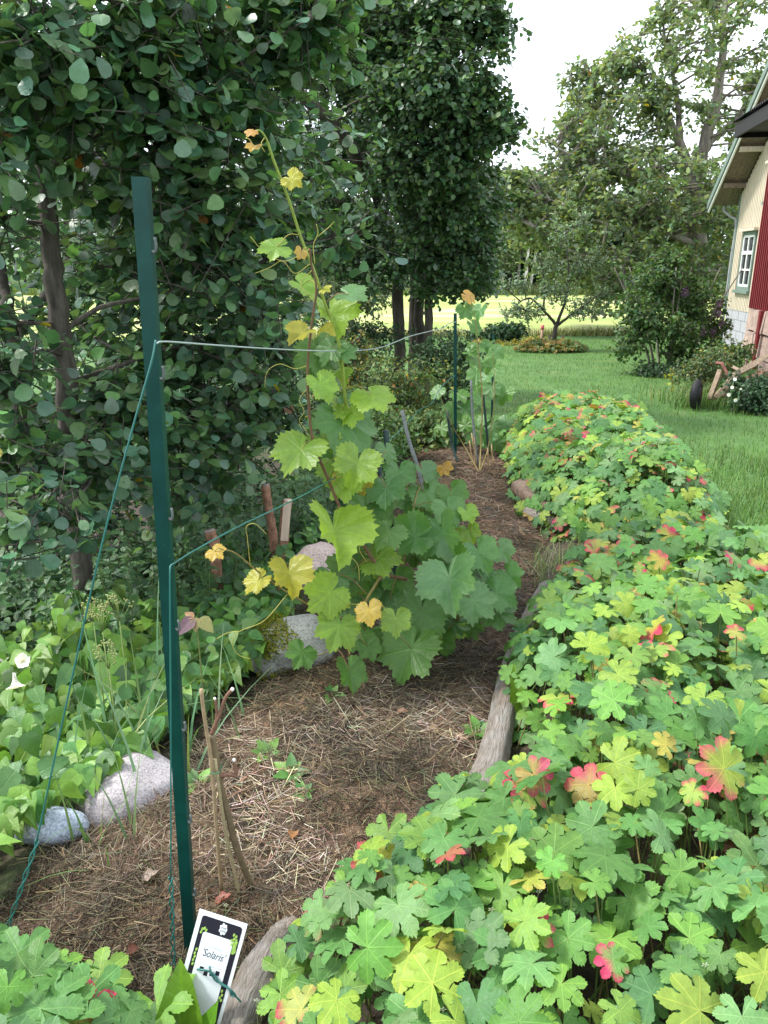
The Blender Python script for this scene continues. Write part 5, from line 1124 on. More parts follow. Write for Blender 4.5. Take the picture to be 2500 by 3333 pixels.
LV = [(1052, 1267, 105, 20, 'g', 2.66), (1219, 1297, 130, 15, 'g', 2.75), (1145, 1395, 205, 0, 'b', 2.8), (965, 1482, 165, -25, 'g', 2.62), (1157, 1528, 140, -15, 'g', 2.62), (1255, 1605, 135, 10, 'p', 2.9),
      (1096, 1753, 205, -10, 'g', 2.55), (1255, 1743, 115, -30, 'm', 2.7), (1362, 1733, 100, 20, 'b', 2.95), (1450, 1758, 160, 35, 'p', 2.85), (1465, 1912, 190, 15, 'p', 2.6), (1567, 1815, 120, 20, 'b', 2.85), (1639, 1800, 78, 30, 'p', 2.95), (1665, 1880, 85, 40, 'b', 2.9),
      (1634, 1943, 115, 60, 'b', 2.8), (1634, 2000, 110, 50, 'b', 2.8), (1557, 1968, 130, 40, 'p', 2.72), (1367, 2020, 165, -10, 'm', 2.75), (1326, 2140, 190, -15, 'm', 2.65), (1288, 2030, 95, 0, 'g', 2.5), (1203, 2000, 85, 10, 'o', 2.5), (1096, 2060, 135, -20, 'g', 2.55),
      (1055, 1943, 140, -50, 'g', 2.6), (1127, 1870, 150, -60, 'm', 2.8), (1290, 1902, 105, 0, 'm', 2.85), (945, 1886, 130, 0, 'y', 2.5), (978, 2137, 95, -30, 'm', 2.55), (1142, 2200, 115, 0, 'm', 2.55), (1203, 2117, 80, 10, 'm', 2.65), (1300, 1553, 105, 0, 'b', 3.1),
      (1388, 1553, 92, 10, 'p', 3.15), (1388, 1620, 105, 15, 'b', 3.1), (1478, 1615, 95, 20, 'm', 3.1), (1465, 1676, 110, 15, 'b', 3.0), (1450, 1528, 50, 30, 'o', 3.15), (1260, 1477, 75, 0, 'b', 3.1), (1320, 1646, 95, -10, 'b', 3.15), (1526, 1676, 65, 20, 'g', 3.0), (1480, 2040, 95, 15, 'b', 2.9), (1520, 1870, 100, 40, 'b', 2.9),
      (830, 1900, 92, -20, 'y', 2.48), (705, 1800, 62, 50, 'o', 2.42), (885, 807, 105, -60, 'g', 2.6), (977, 827, 42, -20, 'o', 2.6), (957, 588, 68, 50, 'y', 2.6), (823, 480, 50, -10, 'o', 2.5), (815, 430, 40, -30, 'o', 2.5), (1153, 961, 100, 55, 'p', 2.74), (1061, 942, 42, 40, 'y', 2.7), (1085, 1038, 145, 0, 'g', 2.78),
      (973, 1092, 92, -30, 'y', 2.62), (1040, 1165, 135, 0, 'm', 2.8), (1134, 1150, 64, 50, 'b', 2.76), (1060, 1130, 90, -40, 'm', 2.85), (1420, 1700, 100, 0, 'b', 3.1), (1345, 1810, 85, 0, 'm', 3.05), (1230, 1690, 85, -30, 'b', 3.1), (1420, 1985, 110, 10, 'm', 2.9), (1540, 2050, 75, 30, 'b', 2.95), (1240, 1950, 95, -20, 'm', 2.85), (1410, 1850, 100, 0, 'b', 3.0),
      (1590, 1905, 105, 45, 'p', 2.85), (1380, 1790, 80, 10, 'y', 3.05), (1530, 1740, 70, 20, 'g', 3.0), (1180, 2080, 70, 0, 'm', 2.7), (1440, 2095, 80, 10, 'm', 2.85), (1310, 1960, 100, 0, 'b', 2.95), (1150, 1960, 90, 20, 'b', 2.9)]
TD = [[A(1008, 810), A(930, 850), A(860, 820), A(815, 770)], [A(1008, 860), A(960, 890), A(920, 850), A(880, 870), A(830, 890)], [A(1025, 860), A(1020, 800), A(1035, 760), A(1030, 730)], [A(1035, 770), A(1070, 740), A(1085, 725)], [A(1015, 880), A(980, 920), A(1000, 960), A(1020, 970)],
      [A(1002, 1190), A(960, 1200), A(910, 1185), A(870, 1210), A(862, 1260)], [A(1004, 1260), A(975, 1300), A(990, 1340), A(975, 1370), A(1005, 1410)], [A(815, 1845, 2.5), A(805, 1750, 2.48), A(802, 1715, 2.46), A(830, 1705, 2.45), A(870, 1740, 2.45)], [A(935, 1935, 2.55), A(860, 2020, 2.5), A(780, 2055, 2.46), A(755, 2090, 2.45), A(775, 2130, 2.45), A(815, 2145, 2.44)], [A(780, 2055, 2.46), A(740, 2060, 2.45), A(705, 2080, 2.44)],
      [A(1195, 1830, 2.75), A(1170, 1790, 2.7), A(1180, 1760, 2.7)], [A(1170, 1890, 2.7), A(1165, 1840, 2.7), A(1140, 1810, 2.7)], [A(1120, 2090, 2.6), A(1140, 2130, 2.58), A(1125, 2080, 2.57), A(1150, 2060, 2.57)], [A(862, 447, 2.58), A(850, 470, 2.57), A(862, 495, 2.57)]]
for k in range(46):
    if k < 24: py = rng.uniform(930, 1720); cx = np.interp(py, [900, 1150, 1400, 1720], [1040, 1060, 1090, 1150]); px = cx + rng.normal(0, 55); ws = rng.uniform(60, 125); kk = ['g', 'g', 'm', 'y', 'g', 'b'][k % 6]
    else: py = rng.uniform(1720, 2120); px = np.interp(rng.random(), [0, 1], [1090, 1480]); ws = rng.uniform(80, 150); kk = ['m', 'g', 'b', 'm', 'p', 'b'][k % 6]
    LV.append((px, py, ws, rng.normal(0, 30), kk, rng.uniform(2.75, 3.0)))
vine('grapevine', 'tall grapevine with big lobed leaves and a shoot rising above the wire', vb, canes, LV, TD)
# the young vine at the far post
fb = gz(1560, 1560, -.33); fb[2] = float(mulch_z(fb[0], fb[1])); B = lambda px, py, Y=7.0: at(px, py, Y)
fl = []
for px, py, k in [(1530, 970, 'o'), (1520, 1015, 'b'), (1560, 1020, 'p'), (1545, 1070, 'm'), (1545, 1130, 'g'), (1535, 1150, 'g'), (1590, 1130, 'm'), (1620, 1150, 'g'), (1570, 1200, 'm'), (1580, 1235, 'b'), (1550, 1225, 'm'), (1465, 1340, 'b'), (1480, 1355, 'p'), (1420, 1280, 'g'), (1440, 1400, 'g'), (1460, 1450, 'b'), (1510, 1390, 'm'), (1570, 1370, 'b'), (1590, 1430, 'p'), (1620, 1450, 'm'), (1570, 1310, 'm'), (1610, 1300, 'g'), (1600, 1270, 'p'), (1530, 1480, 'm'),
                  (1500, 1520, 'b'), (1570, 1520, 'm'), (1590, 1460, 'p'), (1540, 1430, 'm'), (1560, 1270, 'm'), (1640, 1380, 'b'), (1500, 1290, 'm'), (1600, 1390, 'b'), (1640, 1290, 'm'), (1520, 1340, 'b'), (1550, 1180, 'g'), (1600, 1200, 'm')]:
    fl.append((px, py, rng.uniform(42, 64), rng.normal(0, 35), {'g': 'm', 'p': 'b'}.get(k, k), rng.uniform(7.56, 8.2)))
vine('grapevine', 'slim young grapevine climbing beside the far green post', fb, [([fb, B(1565, 1450), B(1570, 1300), B(1558, 1150), B(1548, 1050), B(1530, 960)], [.008, .006, .004, .002], bg_), ([fb, B(1590, 1450), B(1610, 1280), B(1605, 1150)], [.006, .004, .002], bg_), ([fb, B(1510, 1450), B(1470, 1380), B(1425, 1270)], [.006, .004, .002], bg_)], fl)
# pruned bare vine with its canes
def onm(px, py):
    z_ = 0.0
    for _ in range(12): q_ = gz(px, py, z_); z_ = float(mulch_z(q_[0], q_[1]))
    return gz(px, py, z_)
pb = onm(820, 2890); YP = float(pb[1]); Cq = lambda px, py, Y=YP: at(px, py, Y)
t = thing('pruned_vine', 'bare pruned vine stump tied to two thin canes beside the near post', 'vine', pb)
def pv(name, pts, r, colr, sides=8):
    g = Geo(); Q = catmull(pts, 6); add_tube(g, Q - pb, r, sides, colr); return g.obj(name, M_STEM, t)
wb_ = (.13, .085, .05)
pv('trunk', [pb, Cq(770, 2760), Cq(740, 2640), Cq(715, 2540), Cq(700, 2450), Cq(688, 2390)], [.0085, .009, .0085, .0075, .009, .008], (.16, .12, .07))
pv('spur', [Cq(690, 2390), Cq(705, 2350), Cq(720, 2310), Cq(735, 2270), Cq(755, 2245)], [.006, .005, .004, .0045], (.17, .09, .06)); pv('spur', [Cq(700, 2360), Cq(706, 2320), Cq(700, 2275)], [.0035, .003], (.17, .09, .06))
pv('spur', [Cq(712, 2525), Cq(745, 2520), Cq(768, 2520), Cq(762, 2475)], [.006, .005, .0045], (.17, .09, .06)); pv('spur', [Cq(768, 2520), Cq(775, 2505)], [.003, .002], (.17, .09, .06))
pv('cut_end', [Cq(755, 2246), Cq(758, 2240)], [.0045, .004], (.75, .7, .66)); pv('cut_end', [Cq(762, 2476), Cq(761, 2470)], [.0046, .004], (.75, .72, .68)); pv('cut_end', [Cq(700, 2276), Cq(698, 2271)], [.0033, .003], (.75, .7, .66))
pv('support_cane', [onm(722, 2905), Cq(705, 2700, YP - .015), Cq(690, 2500, YP - .015), Cq(665, 2330, YP - .015), Cq(655, 2243, YP - .015)], [.005, .0048, .0046], (.30, .22, .13)); pv('support_cane', [onm(780, 2912), Cq(750, 2780, YP - .01), Cq(725, 2650, YP - .01), Cq(700, 2470, YP - .01)], [.0048, .0044], (.34, .28, .16))
pv('tie', [Cq(685, 2515, YP - .025), Cq(700, 2518, YP - .03), Cq(715, 2513, YP - .025), Cq(722, 2490, YP - .02)], .0012, (.02, .14, .08), 5)

# ------------------------------------------------------------------ plant label
lc = at(700, 3120, 1.22); lb = np.array((lc[0], lc[1], ez(lc[0], lc[1])))
lt = thing('plant_label', 'white plant label reading Solaris tied with green wire at the near post', 'label', lb)
ly = unit(at(650, 2958, 1.245) - at(560, 3290, 1.185)); lx = unit(at(808, 3000, 1.23) - at(650, 2958, 1.245)); lx = unit(lx - ly * (lx @ ly)); ln = np.cross(lx, ly)
LO = at(650, 2958, 1.245); LW = np.linalg.norm(at(808, 3000, 1.23) - LO); LH = .30
M_LW = plainmat('label_white', (.78, .82, .86), rough=.35, amp=.02, nscale=3, spec=.5); M_LB = plainmat('label_black', (.02, .018, .03), rough=.35, amp=.1); M_INK = plainmat('label_ink', (.03, .035, .06), rough=.5, amp=.05); M_LG = plainmat('printed_grape_green', (.30, .48, .10), amp=.35, nscale=200); M_LGREY = plainmat('label_faint_ink', (.5, .53, .58), amp=.02)
def lpt(u, v, h=0.0): return LO + lx * u * LW - ly * v * LW + ln * h           # u across 0..1, v downwards in label widths
def lpoly(name, uv, h, mat, thick=0.0):
    P = np.array([lpt(u, v, h) for u, v in uv]) - lb; k = len(P)
    V = P; F = [(0, i, i + 1) for i in range(1, k - 1)]
    c_ = np.cross(V[1] - V[0], V[2] - V[0]) @ ln
    if c_ < 0: F = [f[::-1] for f in F]
    if thick:
        V = np.vstack([P, P - ln * thick]); F = F + [tuple(k + i for i in f[::-1]) for f in F]
        for i in range(k): j = (i + 1) % k; F += [(i, k + i, k + j), (i, k + j, j)]
    return link(name, mesh_np(name, V, np.array(F), smooth=False), mat, lt)
def rr(u0, v0, u1, v1, r=.06):
    o_ = []
    for cx, cy, a0 in ((u1 - r, v0 + r, -90), (u1 - r, v1 - r, 0), (u0 + r, v1 - r, 90), (u0 + r, v0 + r, 180)): o_ += [(cx + r * math.cos(R(a0 + k * 18)), cy + r * math.sin(R(a0 + k * 18))) for k in range(6)]
    return o_
lpoly('card', [(0, 0), (1, 0), (1, LH / LW), (0, LH / LW)], 0, M_LW, .0012)
lpoly('print_panel', rr(.09, .09, .93, 2.6), .0004, M_LB); lpoly('text_panel', rr(.19, .40, .82, 2.6, .05), .0008, M_LW)
bd = []
for k in range(28): a_ = k / 28 * 2 * math.pi; r_ = 1 + .14 * math.cos(7 * a_); bd.append((.56 + .075 * r_ * math.cos(a_), .24 + .115 * r_ * math.sin(a_)))
lpoly('badge', bd, .0008, M_LW)
def ltext(s_, u, v, size, mat, shear=.0, sx=1.0, h=.0011):
    cu = bpy.data.curves.new('lettering', 'FONT'); cu.body = s_; cu.size = size; cu.shear = shear; cu.align_x = 'CENTER'; cu.align_y = 'CENTER'
    to = bpy.data.objects.new('lettering_tmp', cu); me = bpy.data.meshes.new_from_object(to); bpy.data.objects.remove(to); me.name = 'lettering'
    o_ = link('lettering', me, mat, lt); pos = lpt(u, v, h) - lb; me.materials.clear(); me.materials.append(mat)
    o_.matrix_basis = Matrix([[lx[i] * sx, ly[i], ln[i], pos[i]] for i in range(3)] + [[0, 0, 0, 1]]); return o_
ltext("'Solaris'", .50, .80, LW * .22, M_INK, .3, .72); ltext('VITIS VINIFERA', .47, .66, LW * .075, M_LGREY, 0, .8)
ltext('true', .56, .21, LW * .085, M_INK, .1, .8); ltext('style', .56, .275, LW * .08, M_INK, .1, .8)
for v_ in (.455, 1.02): lpoly('rule', [(.28, v_), (.73, v_), (.73, v_ + .008), (.28, v_ + .008)], .0011, M_LGREY)
for u_, v_ in ((.35, 1.13), (.45, 1.20), (.57, 1.17), (.68, 1.12)): lpoly('punched_hole', [(u_ - .04, v_ - .05), (u_ + .04, v_ - .05), (u_ + .04, v_ + .04), (u_ - .04, v_ + .04)], .0011, M_LB)
gq = np.random.default_rng(4)
def ell(u, v, a, b, rot): return [(u + a * math.cos(k) * math.cos(rot) - b * math.sin(k) * math.sin(rot), v + a * math.cos(k) * math.sin(rot) + b * math.sin(k) * math.cos(rot)) for k in np.linspace(0, 2 * math.pi, 14, endpoint=False)]
for i, (u_, v_) in enumerate([(.80, .28), (.85, .30), (.82, .36), (.78, .40), (.87, .37), (.83, .43), (.80, .47), (.16, .36), (.20, .33), (.24, .36), (.15, .42), (.15, .78), (.14, .86), (.155, .93), (.14, 1.0), (.15, 1.08), (.86, 1.42), (.88, 1.50), (.85, 1.56), (.89, 1.60)]):
    lpoly('printed_grape', ell(u_, v_, .022, .035, .2), .0011 + .00004 * i, M_LG)
lpoly('printed_vine_leaf', [(.84, .42), (.91, .38), (.90, .5), (.92, .6), (.88, .66), (.83, .66), (.83, .5)], .0010, M_LG)
# its green wire tie
g = Geo(); a0 = at(566, 3178, 1.33); P = [a0, at(600, 3160, 1.27), lpt(.30, 1.14, .004), lpt(.55, 1.10, .006), lpt(.68, 1.16, .006), lpt(.80, 1.24, .008), lpt(.98, 1.27, .010), lpt(1.10, 1.33, .008), lpt(1.14, 1.40, .006), lpt(1.06, 1.42, .004), lpt(1.0, 1.33, .003), lpt(.85, 1.27, .003), lpt(.7, 1.24, .005), lpt(.58, 1.12, .008), lpt(.50, 1.0, .006)]
add_tube(g, catmull(P, 7) - lb, .0019, 7); add_tube(g, catmull([lpt(1.02, 1.35, .006), lpt(1.14, 1.41, .004), lpt(1.28, 1.50, .002)], 5) - lb, .0019, 7); g.obj('wire_tie', M_WIRE, lt)
# ------------------------------------------------------------------ weeds on the left: bindweed, nettles, grass
H_HI = [tpl_pinnate(HEART, fold=.10 + .08 * k, droop=.08 + .10 * k, wave=.04, seed=k) for k in range(4)]
N_HI = [tpl_pinnate(NETTLE, fold=.2, droop=.2 + .15 * k, wave=.05) for k in range(3)]
PAL_BW = [(.13, .27, .05), (.16, .31, .055), (.10, .22, .05), (.21, .36, .06), (.08, .19, .055)]
nb = 2300; y = rng.uniform(1.45, 3.5, nb); e = rng.random(nb) ** 1.2; x = bedL(y) - .02 - e * 1.15
ztop = .36 * sstep(0, .45, e * 1.15) + .10 * (fbm(x * 3, y * 3, 4.) - .5) + .10 * sstep(1.8, 2.6, y) * sstep(.2, .8, e)
z = ground(x, y) + .03 + np.maximum(ztop, .02) * rng.uniform(.35, 1.08, nb) + .10 * (1 - sstep(0, .3, e))
P = np.column_stack([x, y, z]); bb = np.array((-1.1, 2.0, ez(-1.1, 2.0)))
Nn = rng.normal(0, .36, (nb, 3)) + np.array((.12, -.65, .65)); ff = rng.normal(0, .45, (nb, 3)) + np.array((.05, -.5, -.7)); Rm = frames(Nn, ff); sz = rng.uniform(.05, .105, nb); c1 = pick(PAL_BW, nb, .15)
t = thing('bindweed', 'tangle of bright arrow-shaped bindweed leaves with white flowers at left', 'plant', bb)
dist = np.linalg.norm(P - CAMP, axis=1) - .4 * (z - ground(x, y)); uu = np.abs(x / (y * .95 + .3)); dist = np.where(uu < .52, dist, 99); idx = np.argsort(dist)[:300]; rest = np.ones(nb, bool); rest[idx] = False
hv = [leaf_mesh(H_HI[j % 4], pick(PAL_BW, 1, .15)[0], mat=M_WEED) for j in range(28)]
for j in idx: leaf_obj(hv[random.randrange(28)], P[j], Rm[j], sz[j], t, 'leaf', bb)
scatter('foliage', H_HI, P[rest] - bb, Rm[rest], sz[rest], c1[rest], M_WEED, t)['kind'] = 'stuff'
k = rng.random(nb) < .5; V, F = sticks(P[k] - bb - np.column_stack([rng.normal(0, .04, k.sum()), rng.normal(0, .04, k.sum()), rng.uniform(.03, .12, k.sum())]), P[k] - bb, .0014, .001); o = link('stem', mesh_np('stem', V, F, np.repeat(pick([(.18, .25, .06), (.25, .26, .08)], k.sum()), 6, 0)), M_STEM, t); o['kind'] = 'stuff'
def funnel(c, ax, r, h):
    ax = unit(ax); xx = unit(np.cross(ax, (.3, .2, 1))); yy_ = np.cross(ax, xx); V = []; a = np.linspace(0, 2 * math.pi, 20, endpoint=False)
    for f, q in ((0, .08), (.5, .18), (.85, .55), (1.0, 1.0)): V.append(np.array(c) + ax * h * f + r * q * (1 + .06 * np.cos(5 * a))[:, None] * (np.cos(a)[:, None] * xx + np.sin(a)[:, None] * yy_))
    F = []
    for i in range(3):
        for j in range(20): kx = (j + 1) % 20; F += [(i * 20 + j, i * 20 + kx, i * 20 + 20 + kx), (i * 20 + j, i * 20 + 20 + kx, i * 20 + 20 + j)]
    return np.concatenate(V), np.array(F)
for px, py, Y, ax, r in ((45, 2190, 1.62, (.25, -.5, -.9), .021), (70, 2155, 1.66, (.5, -.8, .55), .017), (8, 2150, 1.66, (-.5, -.6, .6), .016)):
    V, F = funnel(at(px, py, Y), ax, r, .035); V = V + rng.normal(0, .0012, V.shape); link('flower', mesh_np('flower', V - bb, F, np.tile((.82, .82, .78), (len(V), 1))), M_PETAL, t)
# more bindweed climbing between the post and the vine
nb = 900; y = rng.uniform(2.2, 4.6, nb); e = rng.random(nb); x = bedL(y) - .03 - e * .75; z = ground(x, y) + .02 + (.10 + .28 * e + .1 * fbm(x * 4, y * 4, 6.)) * rng.uniform(.4, 1.05, nb) + .12 * (1 - e)
P = np.column_stack([x, y, z]); b2 = np.array((-.8, 3.0, ez(-.8, 3.0))); t = thing('ground_elder', 'glossy green ground elder below the reddish stake', 'plant', b2)
Rm = frames(rng.normal(0, .4, (nb, 3)) + (.1, -.35, .8), rng.normal(0, .6, (nb, 3)) + (.1, -.4, -.4)); sz = rng.uniform(.045, .085, nb); idx = np.argsort(np.linalg.norm(P - CAMP, axis=1))[:150]; rest = np.ones(nb, bool); rest[idx] = False
pal2 = [(.07, .19, .045), (.10, .23, .05), (.055, .15, .045), (.13, .27, .06)]; hv = [leaf_mesh(O_HI[j % 3], pick(pal2, 1, .15)[0], mat=M_WEED) for j in range(20)]
for j in idx: leaf_obj(hv[random.randrange(20)], P[j], Rm[j], sz[j], t, 'leaf', b2)
scatter('foliage', O_HI, P[rest] - b2, Rm[rest], sz[rest], pick(pal2, rest.sum()), M_WEED, t)['kind'] = 'stuff'
# nettles
def nettles(name, label, xr, yr, ns, h, group=None, pal=PAL_DK, tpls=O_HI):
    x = rng.uniform(*xr, ns); y = rng.uniform(*yr, ns); k = x < bedL(y) - .12; x, y = x[k], y[k]; ns = len(x); z0 = ground(x, y); hh = h * rng.uniform(.6, 1.1, ns); lean = rng.normal(0, .12, (ns, 2))
    b0 = np.array((np.mean(x), np.mean(y), ez(np.mean(x), np.mean(y)))); t = thing(name, label, 'plant', b0, group); S0 = np.column_stack([x, y, z0]); S1 = S0 + np.column_stack([lean * hh[:, None], hh])
    V, F = sticks(S0 - b0, S1 - b0, .004, .002, 4); o = link('stem', mesh_np('stem', V, F, np.tile((.09, .14, .04), (len(V), 1))), M_STEM, t); o['kind'] = 'stuff'
    L = 11; tt = np.linspace(.25, 1, L)[None, :, None]; C = S0[:, None] + (S1 - S0)[:, None] * tt; C = np.repeat(C, 2, 1).reshape(-1, 3); n = len(C)
    a = rng.uniform(0, 6.28, n // 2); a = np.stack([a, a + math.pi], 1).ravel(); f = np.column_stack([np.cos(a), np.sin(a), np.full(n, -.35)]); sz = np.tile(np.repeat(np.interp(np.linspace(.25, 1, L), [0, .6, 1], [1.1, 1, .45]), 2), ns) * .085 * rng.uniform(.7, 1.2, n)
    scatter('foliage', tpls, C - b0 + f * .008, frames(np.array((0, -.1, 1)) + rng.normal(0, .3, (n, 3)), f + rng.normal(0, .2, (n, 3))), sz, pick(pal, n), M_WEED, t)['kind'] = 'stuff'
    return t
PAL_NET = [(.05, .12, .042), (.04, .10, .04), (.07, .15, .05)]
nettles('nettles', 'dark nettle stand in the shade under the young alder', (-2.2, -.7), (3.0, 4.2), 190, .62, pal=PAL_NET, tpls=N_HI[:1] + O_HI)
nettles('nettles', 'nettles behind the upright cut stakes', (-1.6, .0), (4.2, 6.3), 280, .64, pal=PAL_NET)
nettles('nettles', 'bright low weeds behind the leaning grey-green stake', (-.9, .4), (6.0, 8.4), 330, .42, pal=[(.09, .19, .05), (.07, .15, .045), (.12, .22, .06)], tpls=O_LO)
# tall grass tufts
def tuft(label, c, n, h, wdt, spread, pal, lean=.6, name='grass_tuft', seg=5):
    c = np.array(c, float); p = c + np.column_stack([rng.normal(0, spread, n), rng.normal(0, spread, n), np.zeros(n)]); p[:, 2] = np.maximum(ground(p[:, 0], p[:, 1]), c[2] - .3)
    V, F, C = blades(p, h * rng.uniform(.5, 1.15, n), wdt, pal, lean, seg); o = link(name, mesh_np(name, V - c, F, C), M_GRASS); o.location = c
    tag(o, label, 'grass', kind='stuff'); return o
tuft('long arching blue-green grass among the bindweed', (*at(400, 2050, 2.2)[:2], ez(*at(400, 2050, 2.2)[:2])), 34, .66, .013, .13, [(.14, .24, .12), (.11, .2, .10), (.2, .27, .1)], .6)
tuft('arching grass blades left of the near post', (*at(300, 2350, 1.75)[:2], ez(*at(300, 2350, 1.75)[:2])), 14, .42, .012, .06, [(.12, .22, .10), (.16, .26, .1)], .6)
tuft('small grass tuft sprouting through the hay near the pruned vine', (*gz(1010, 2700, .05)[:2], float(mulch_z(*gz(1010, 2700, .05)[:2]))), 22, .09, .004, .02, [(.10, .2, .05), (.14, .24, .06)], .4)
tuft('thin grass along the grey log edge', (*gz(1560, 2420, .0)[:2], float(mulch_z(*gz(1560, 2420, .0)[:2]))), 60, .13, .005, .06, [(.12, .22, .05), (.2, .28, .08)], .8)
tuft('weedy grass in the gap between the two geranium patches', (*gz(1780, 1790, -.05)[:2], ez(*gz(1780, 1790, -.05)[:2])), 260, .16, .006, .16, [(.14, .22, .07), (.09, .17, .05), (.28, .27, .16)], .9)
tuft('wispy grass beside the label log', (*gz(900, 3280, .05)[:2], ez(*gz(900, 3280, .05)[:2])), 70, .11, .003, .05, [(.16, .22, .06), (.24, .24, .10)], 1.0)
tuft('long grass around the handcart wheel', (*gz(2330, 1310, -.5)[:2], ez(*gz(2330, 1310, -.5)[:2])), 900, .38, .014, .38, [(.10, .2, .05), (.2, .24, .09), (.08, .16, .04)], .6)
# seed umbels
for px, py, Y, wh in ((330, 2020, 2.25, 'middle'), (350, 2140, 2.1, 'lowest'), (385, 1985, 2.3, 'rightmost'), (300, 1990, 2.35, 'leftmost')):
    c = at(px, py, Y); b3 = np.array((c[0], c[1], ez(c[0], c[1]))); t = thing('seed_umbel', wh + ' yellow-green seed umbel among the arching grass', 'plant', b3, 'seed umbels among the bindweed'); g = Geo(); add_tube(g, [np.zeros(3), c - b3 - (0, 0, .04)], [.003, .002], 5, (.15, .22, .06))
    for k in range(11):
        d = unit(rng.normal(0, .6, 3) + (0, -.1, 1)); e_ = c - b3 + d * .045; add_tube(g, [c - b3 - (0, 0, .04), e_], .0008, 3, (.2, .26, .08))
        for q in range(6): V, F = box(e_ + rng.normal(0, .006, 3), (.004,) * 3); g.add(V, F, (.24, .27, .10))
    g.obj('seed_head', M_STEM, t)
# ------------------------------------------------------------------ lawn blades
def lawn_blades(n, yr, pal, h, wdt):
    y = yr[0] + (yr[1] - yr[0]) * rng.random(n) ** 1.5; x = rng.uniform(-.2, .60, n) * y * 1.05 + .3
    k = (x > np.interp(y, [3, 3.9, 4.4, 6, 7.3, 8.5, 9, 30], [2.1, 1.75, 1.9, 2.1, 2.05, 1.6, .9, .2])); x, y = x[k], y[k]; n = len(x)
    p = np.column_stack([x, y, ground(x, y)]); s = 1 + .035 * y
    V, F, C = blades(p, h * rng.uniform(.5, 1.3, n) * s * (.6 + .8 * fbm(x * 1.3, y * 1.3, 31.)), wdt * s, pal, .7, 2, .22); tn = np.repeat(.62 + .76 * fbm(x * .9, y * .9, 33.), 5)[:, None]
    return V, F, C * tn
tuft('ragged grass in front of the handcart wheel', (*gz(2262, 1325, -.5)[:2], ez(*gz(2262, 1325, -.5)[:2])), 260, .26, .014, .16, [(.10, .2, .05), (.14, .22, .07), (.08, .16, .04)], .6)
V, F, C = lawn_blades(85000, (3.2, 26.5), [(.085, .19, .032), (.10, .215, .04), (.06, .145, .03), (.15, .22, .06), (.11, .23, .045)], .055, .0045)
tag(link('lawn_grass', mesh_np('lawn_grass', V, F, C), M_GRASS), 'short green lawn grass right of the geraniums', 'grass', kind='stuff')
V, F, C = lawn_blades(9000, (3.6, 7.5), [(.10, .2, .045), (.13, .23, .05), (.07, .16, .035)], .13, .006)
tag(link('lawn_grass', mesh_np('lawn_grass', V, F, C), M_GRASS), 'longer unmown grass along the right edge of the geraniums', 'grass', kind='stuff')

# ------------------------------------------------------------------ small plants and litter
def rosette(name, label, c, leaves, tpls, pal, mat=M_WEED, cat='plant', group=None):
    c = np.array(c, float); t = thing(name, label, cat, c, group)
    for (d, up_, size, w_) in leaves:
        f = np.array((math.cos(R(d)), math.sin(R(d)), up_)); nn_ = np.array((-math.cos(R(d)) * up_, -math.sin(R(d)) * up_, 1.0)) + (0, -.45, 0)
        leaf_obj(leaf_mesh(tpls[random.randrange(len(tpls))], pick(pal, 1)[0], mat=mat), np.array((math.cos(R(d)), math.sin(R(d)), .2)) * .01, frames(nn_[None], f[None])[0] @ np.diag((w_, 1, 1)), size, t)
    g = Geo(); add_tube(g, [(0, 0, -.02), (0, 0, .012)], [.003, .002], 5, (.2, .26, .07)); g.obj('stem', M_STEM, t); return t
DOCK = [tpl_pinnate([(0, .03), (.15, .13), (.4, .19), (.65, .17), (.85, .09), (1, 0)], fold=.35, droop=.12, wave=.12, seed=k) for k in range(2)]
PAL_DOCK = [(.13, .27, .02), (.16, .30, .03), (.10, .23, .02)]
c = gz(1700, 2330, .02); c[2] = ez(c[0], c[1])
rosette('dock_plant', 'upright glossy dock leaves growing over the grey log', c, [(100, 2.4, .23, .8), (75, 2.0, .14, .7), (200, 1.2, .13, .9), (250, .8, .12, .9), (160, 1.0, .12, .8), (300, .7, .10, .8)], DOCK, PAL_DOCK)
c = gz(590, 3560, .0); c[2] = ez(c[0], c[1])
rosette('dock_plant', 'large bright dock leaf in front of the plant label', c, [(96, 3.2, .265, 1.0), (40, 3.0, .21, .8), (200, 1.4, .16, .9)], DOCK, PAL_DOCK)
for px, py, s_, lab in ((1080, 2240, .045, 'small leafy seedling on the hay under the grapevine'), (950, 2500, .05, 'leafy bindweed shoot creeping over the hay'), (870, 2440, .05, 'dark bindweed sprig creeping up to the hay ridge'), (640, 2530, .055, 'bright leafy shoot right behind the near post'), (985, 2560, .035, 'pale young shoot at the end of the creeping bindweed'), (1560, 2330, .06, 'leafy weed between the hay and the grey log'), (1590, 2440, .06, 'narrow leaved weed beside the grey log')):
    q_ = gz(px, py, .04); q_[2] = float(mulch_z(q_[0], q_[1])) if bedL(q_[1]) < q_[0] < bedR(q_[1]) else ez(q_[0], q_[1])
    rosette('seedling', lab, q_, [(a + random.uniform(-20, 20), random.uniform(.2, .9), s_ * random.uniform(.7, 1.3), .9) for a in range(0, 360, 52)], O_HI, [(.11, .25, .05), (.15, .30, .06), (.07, .18, .045)])
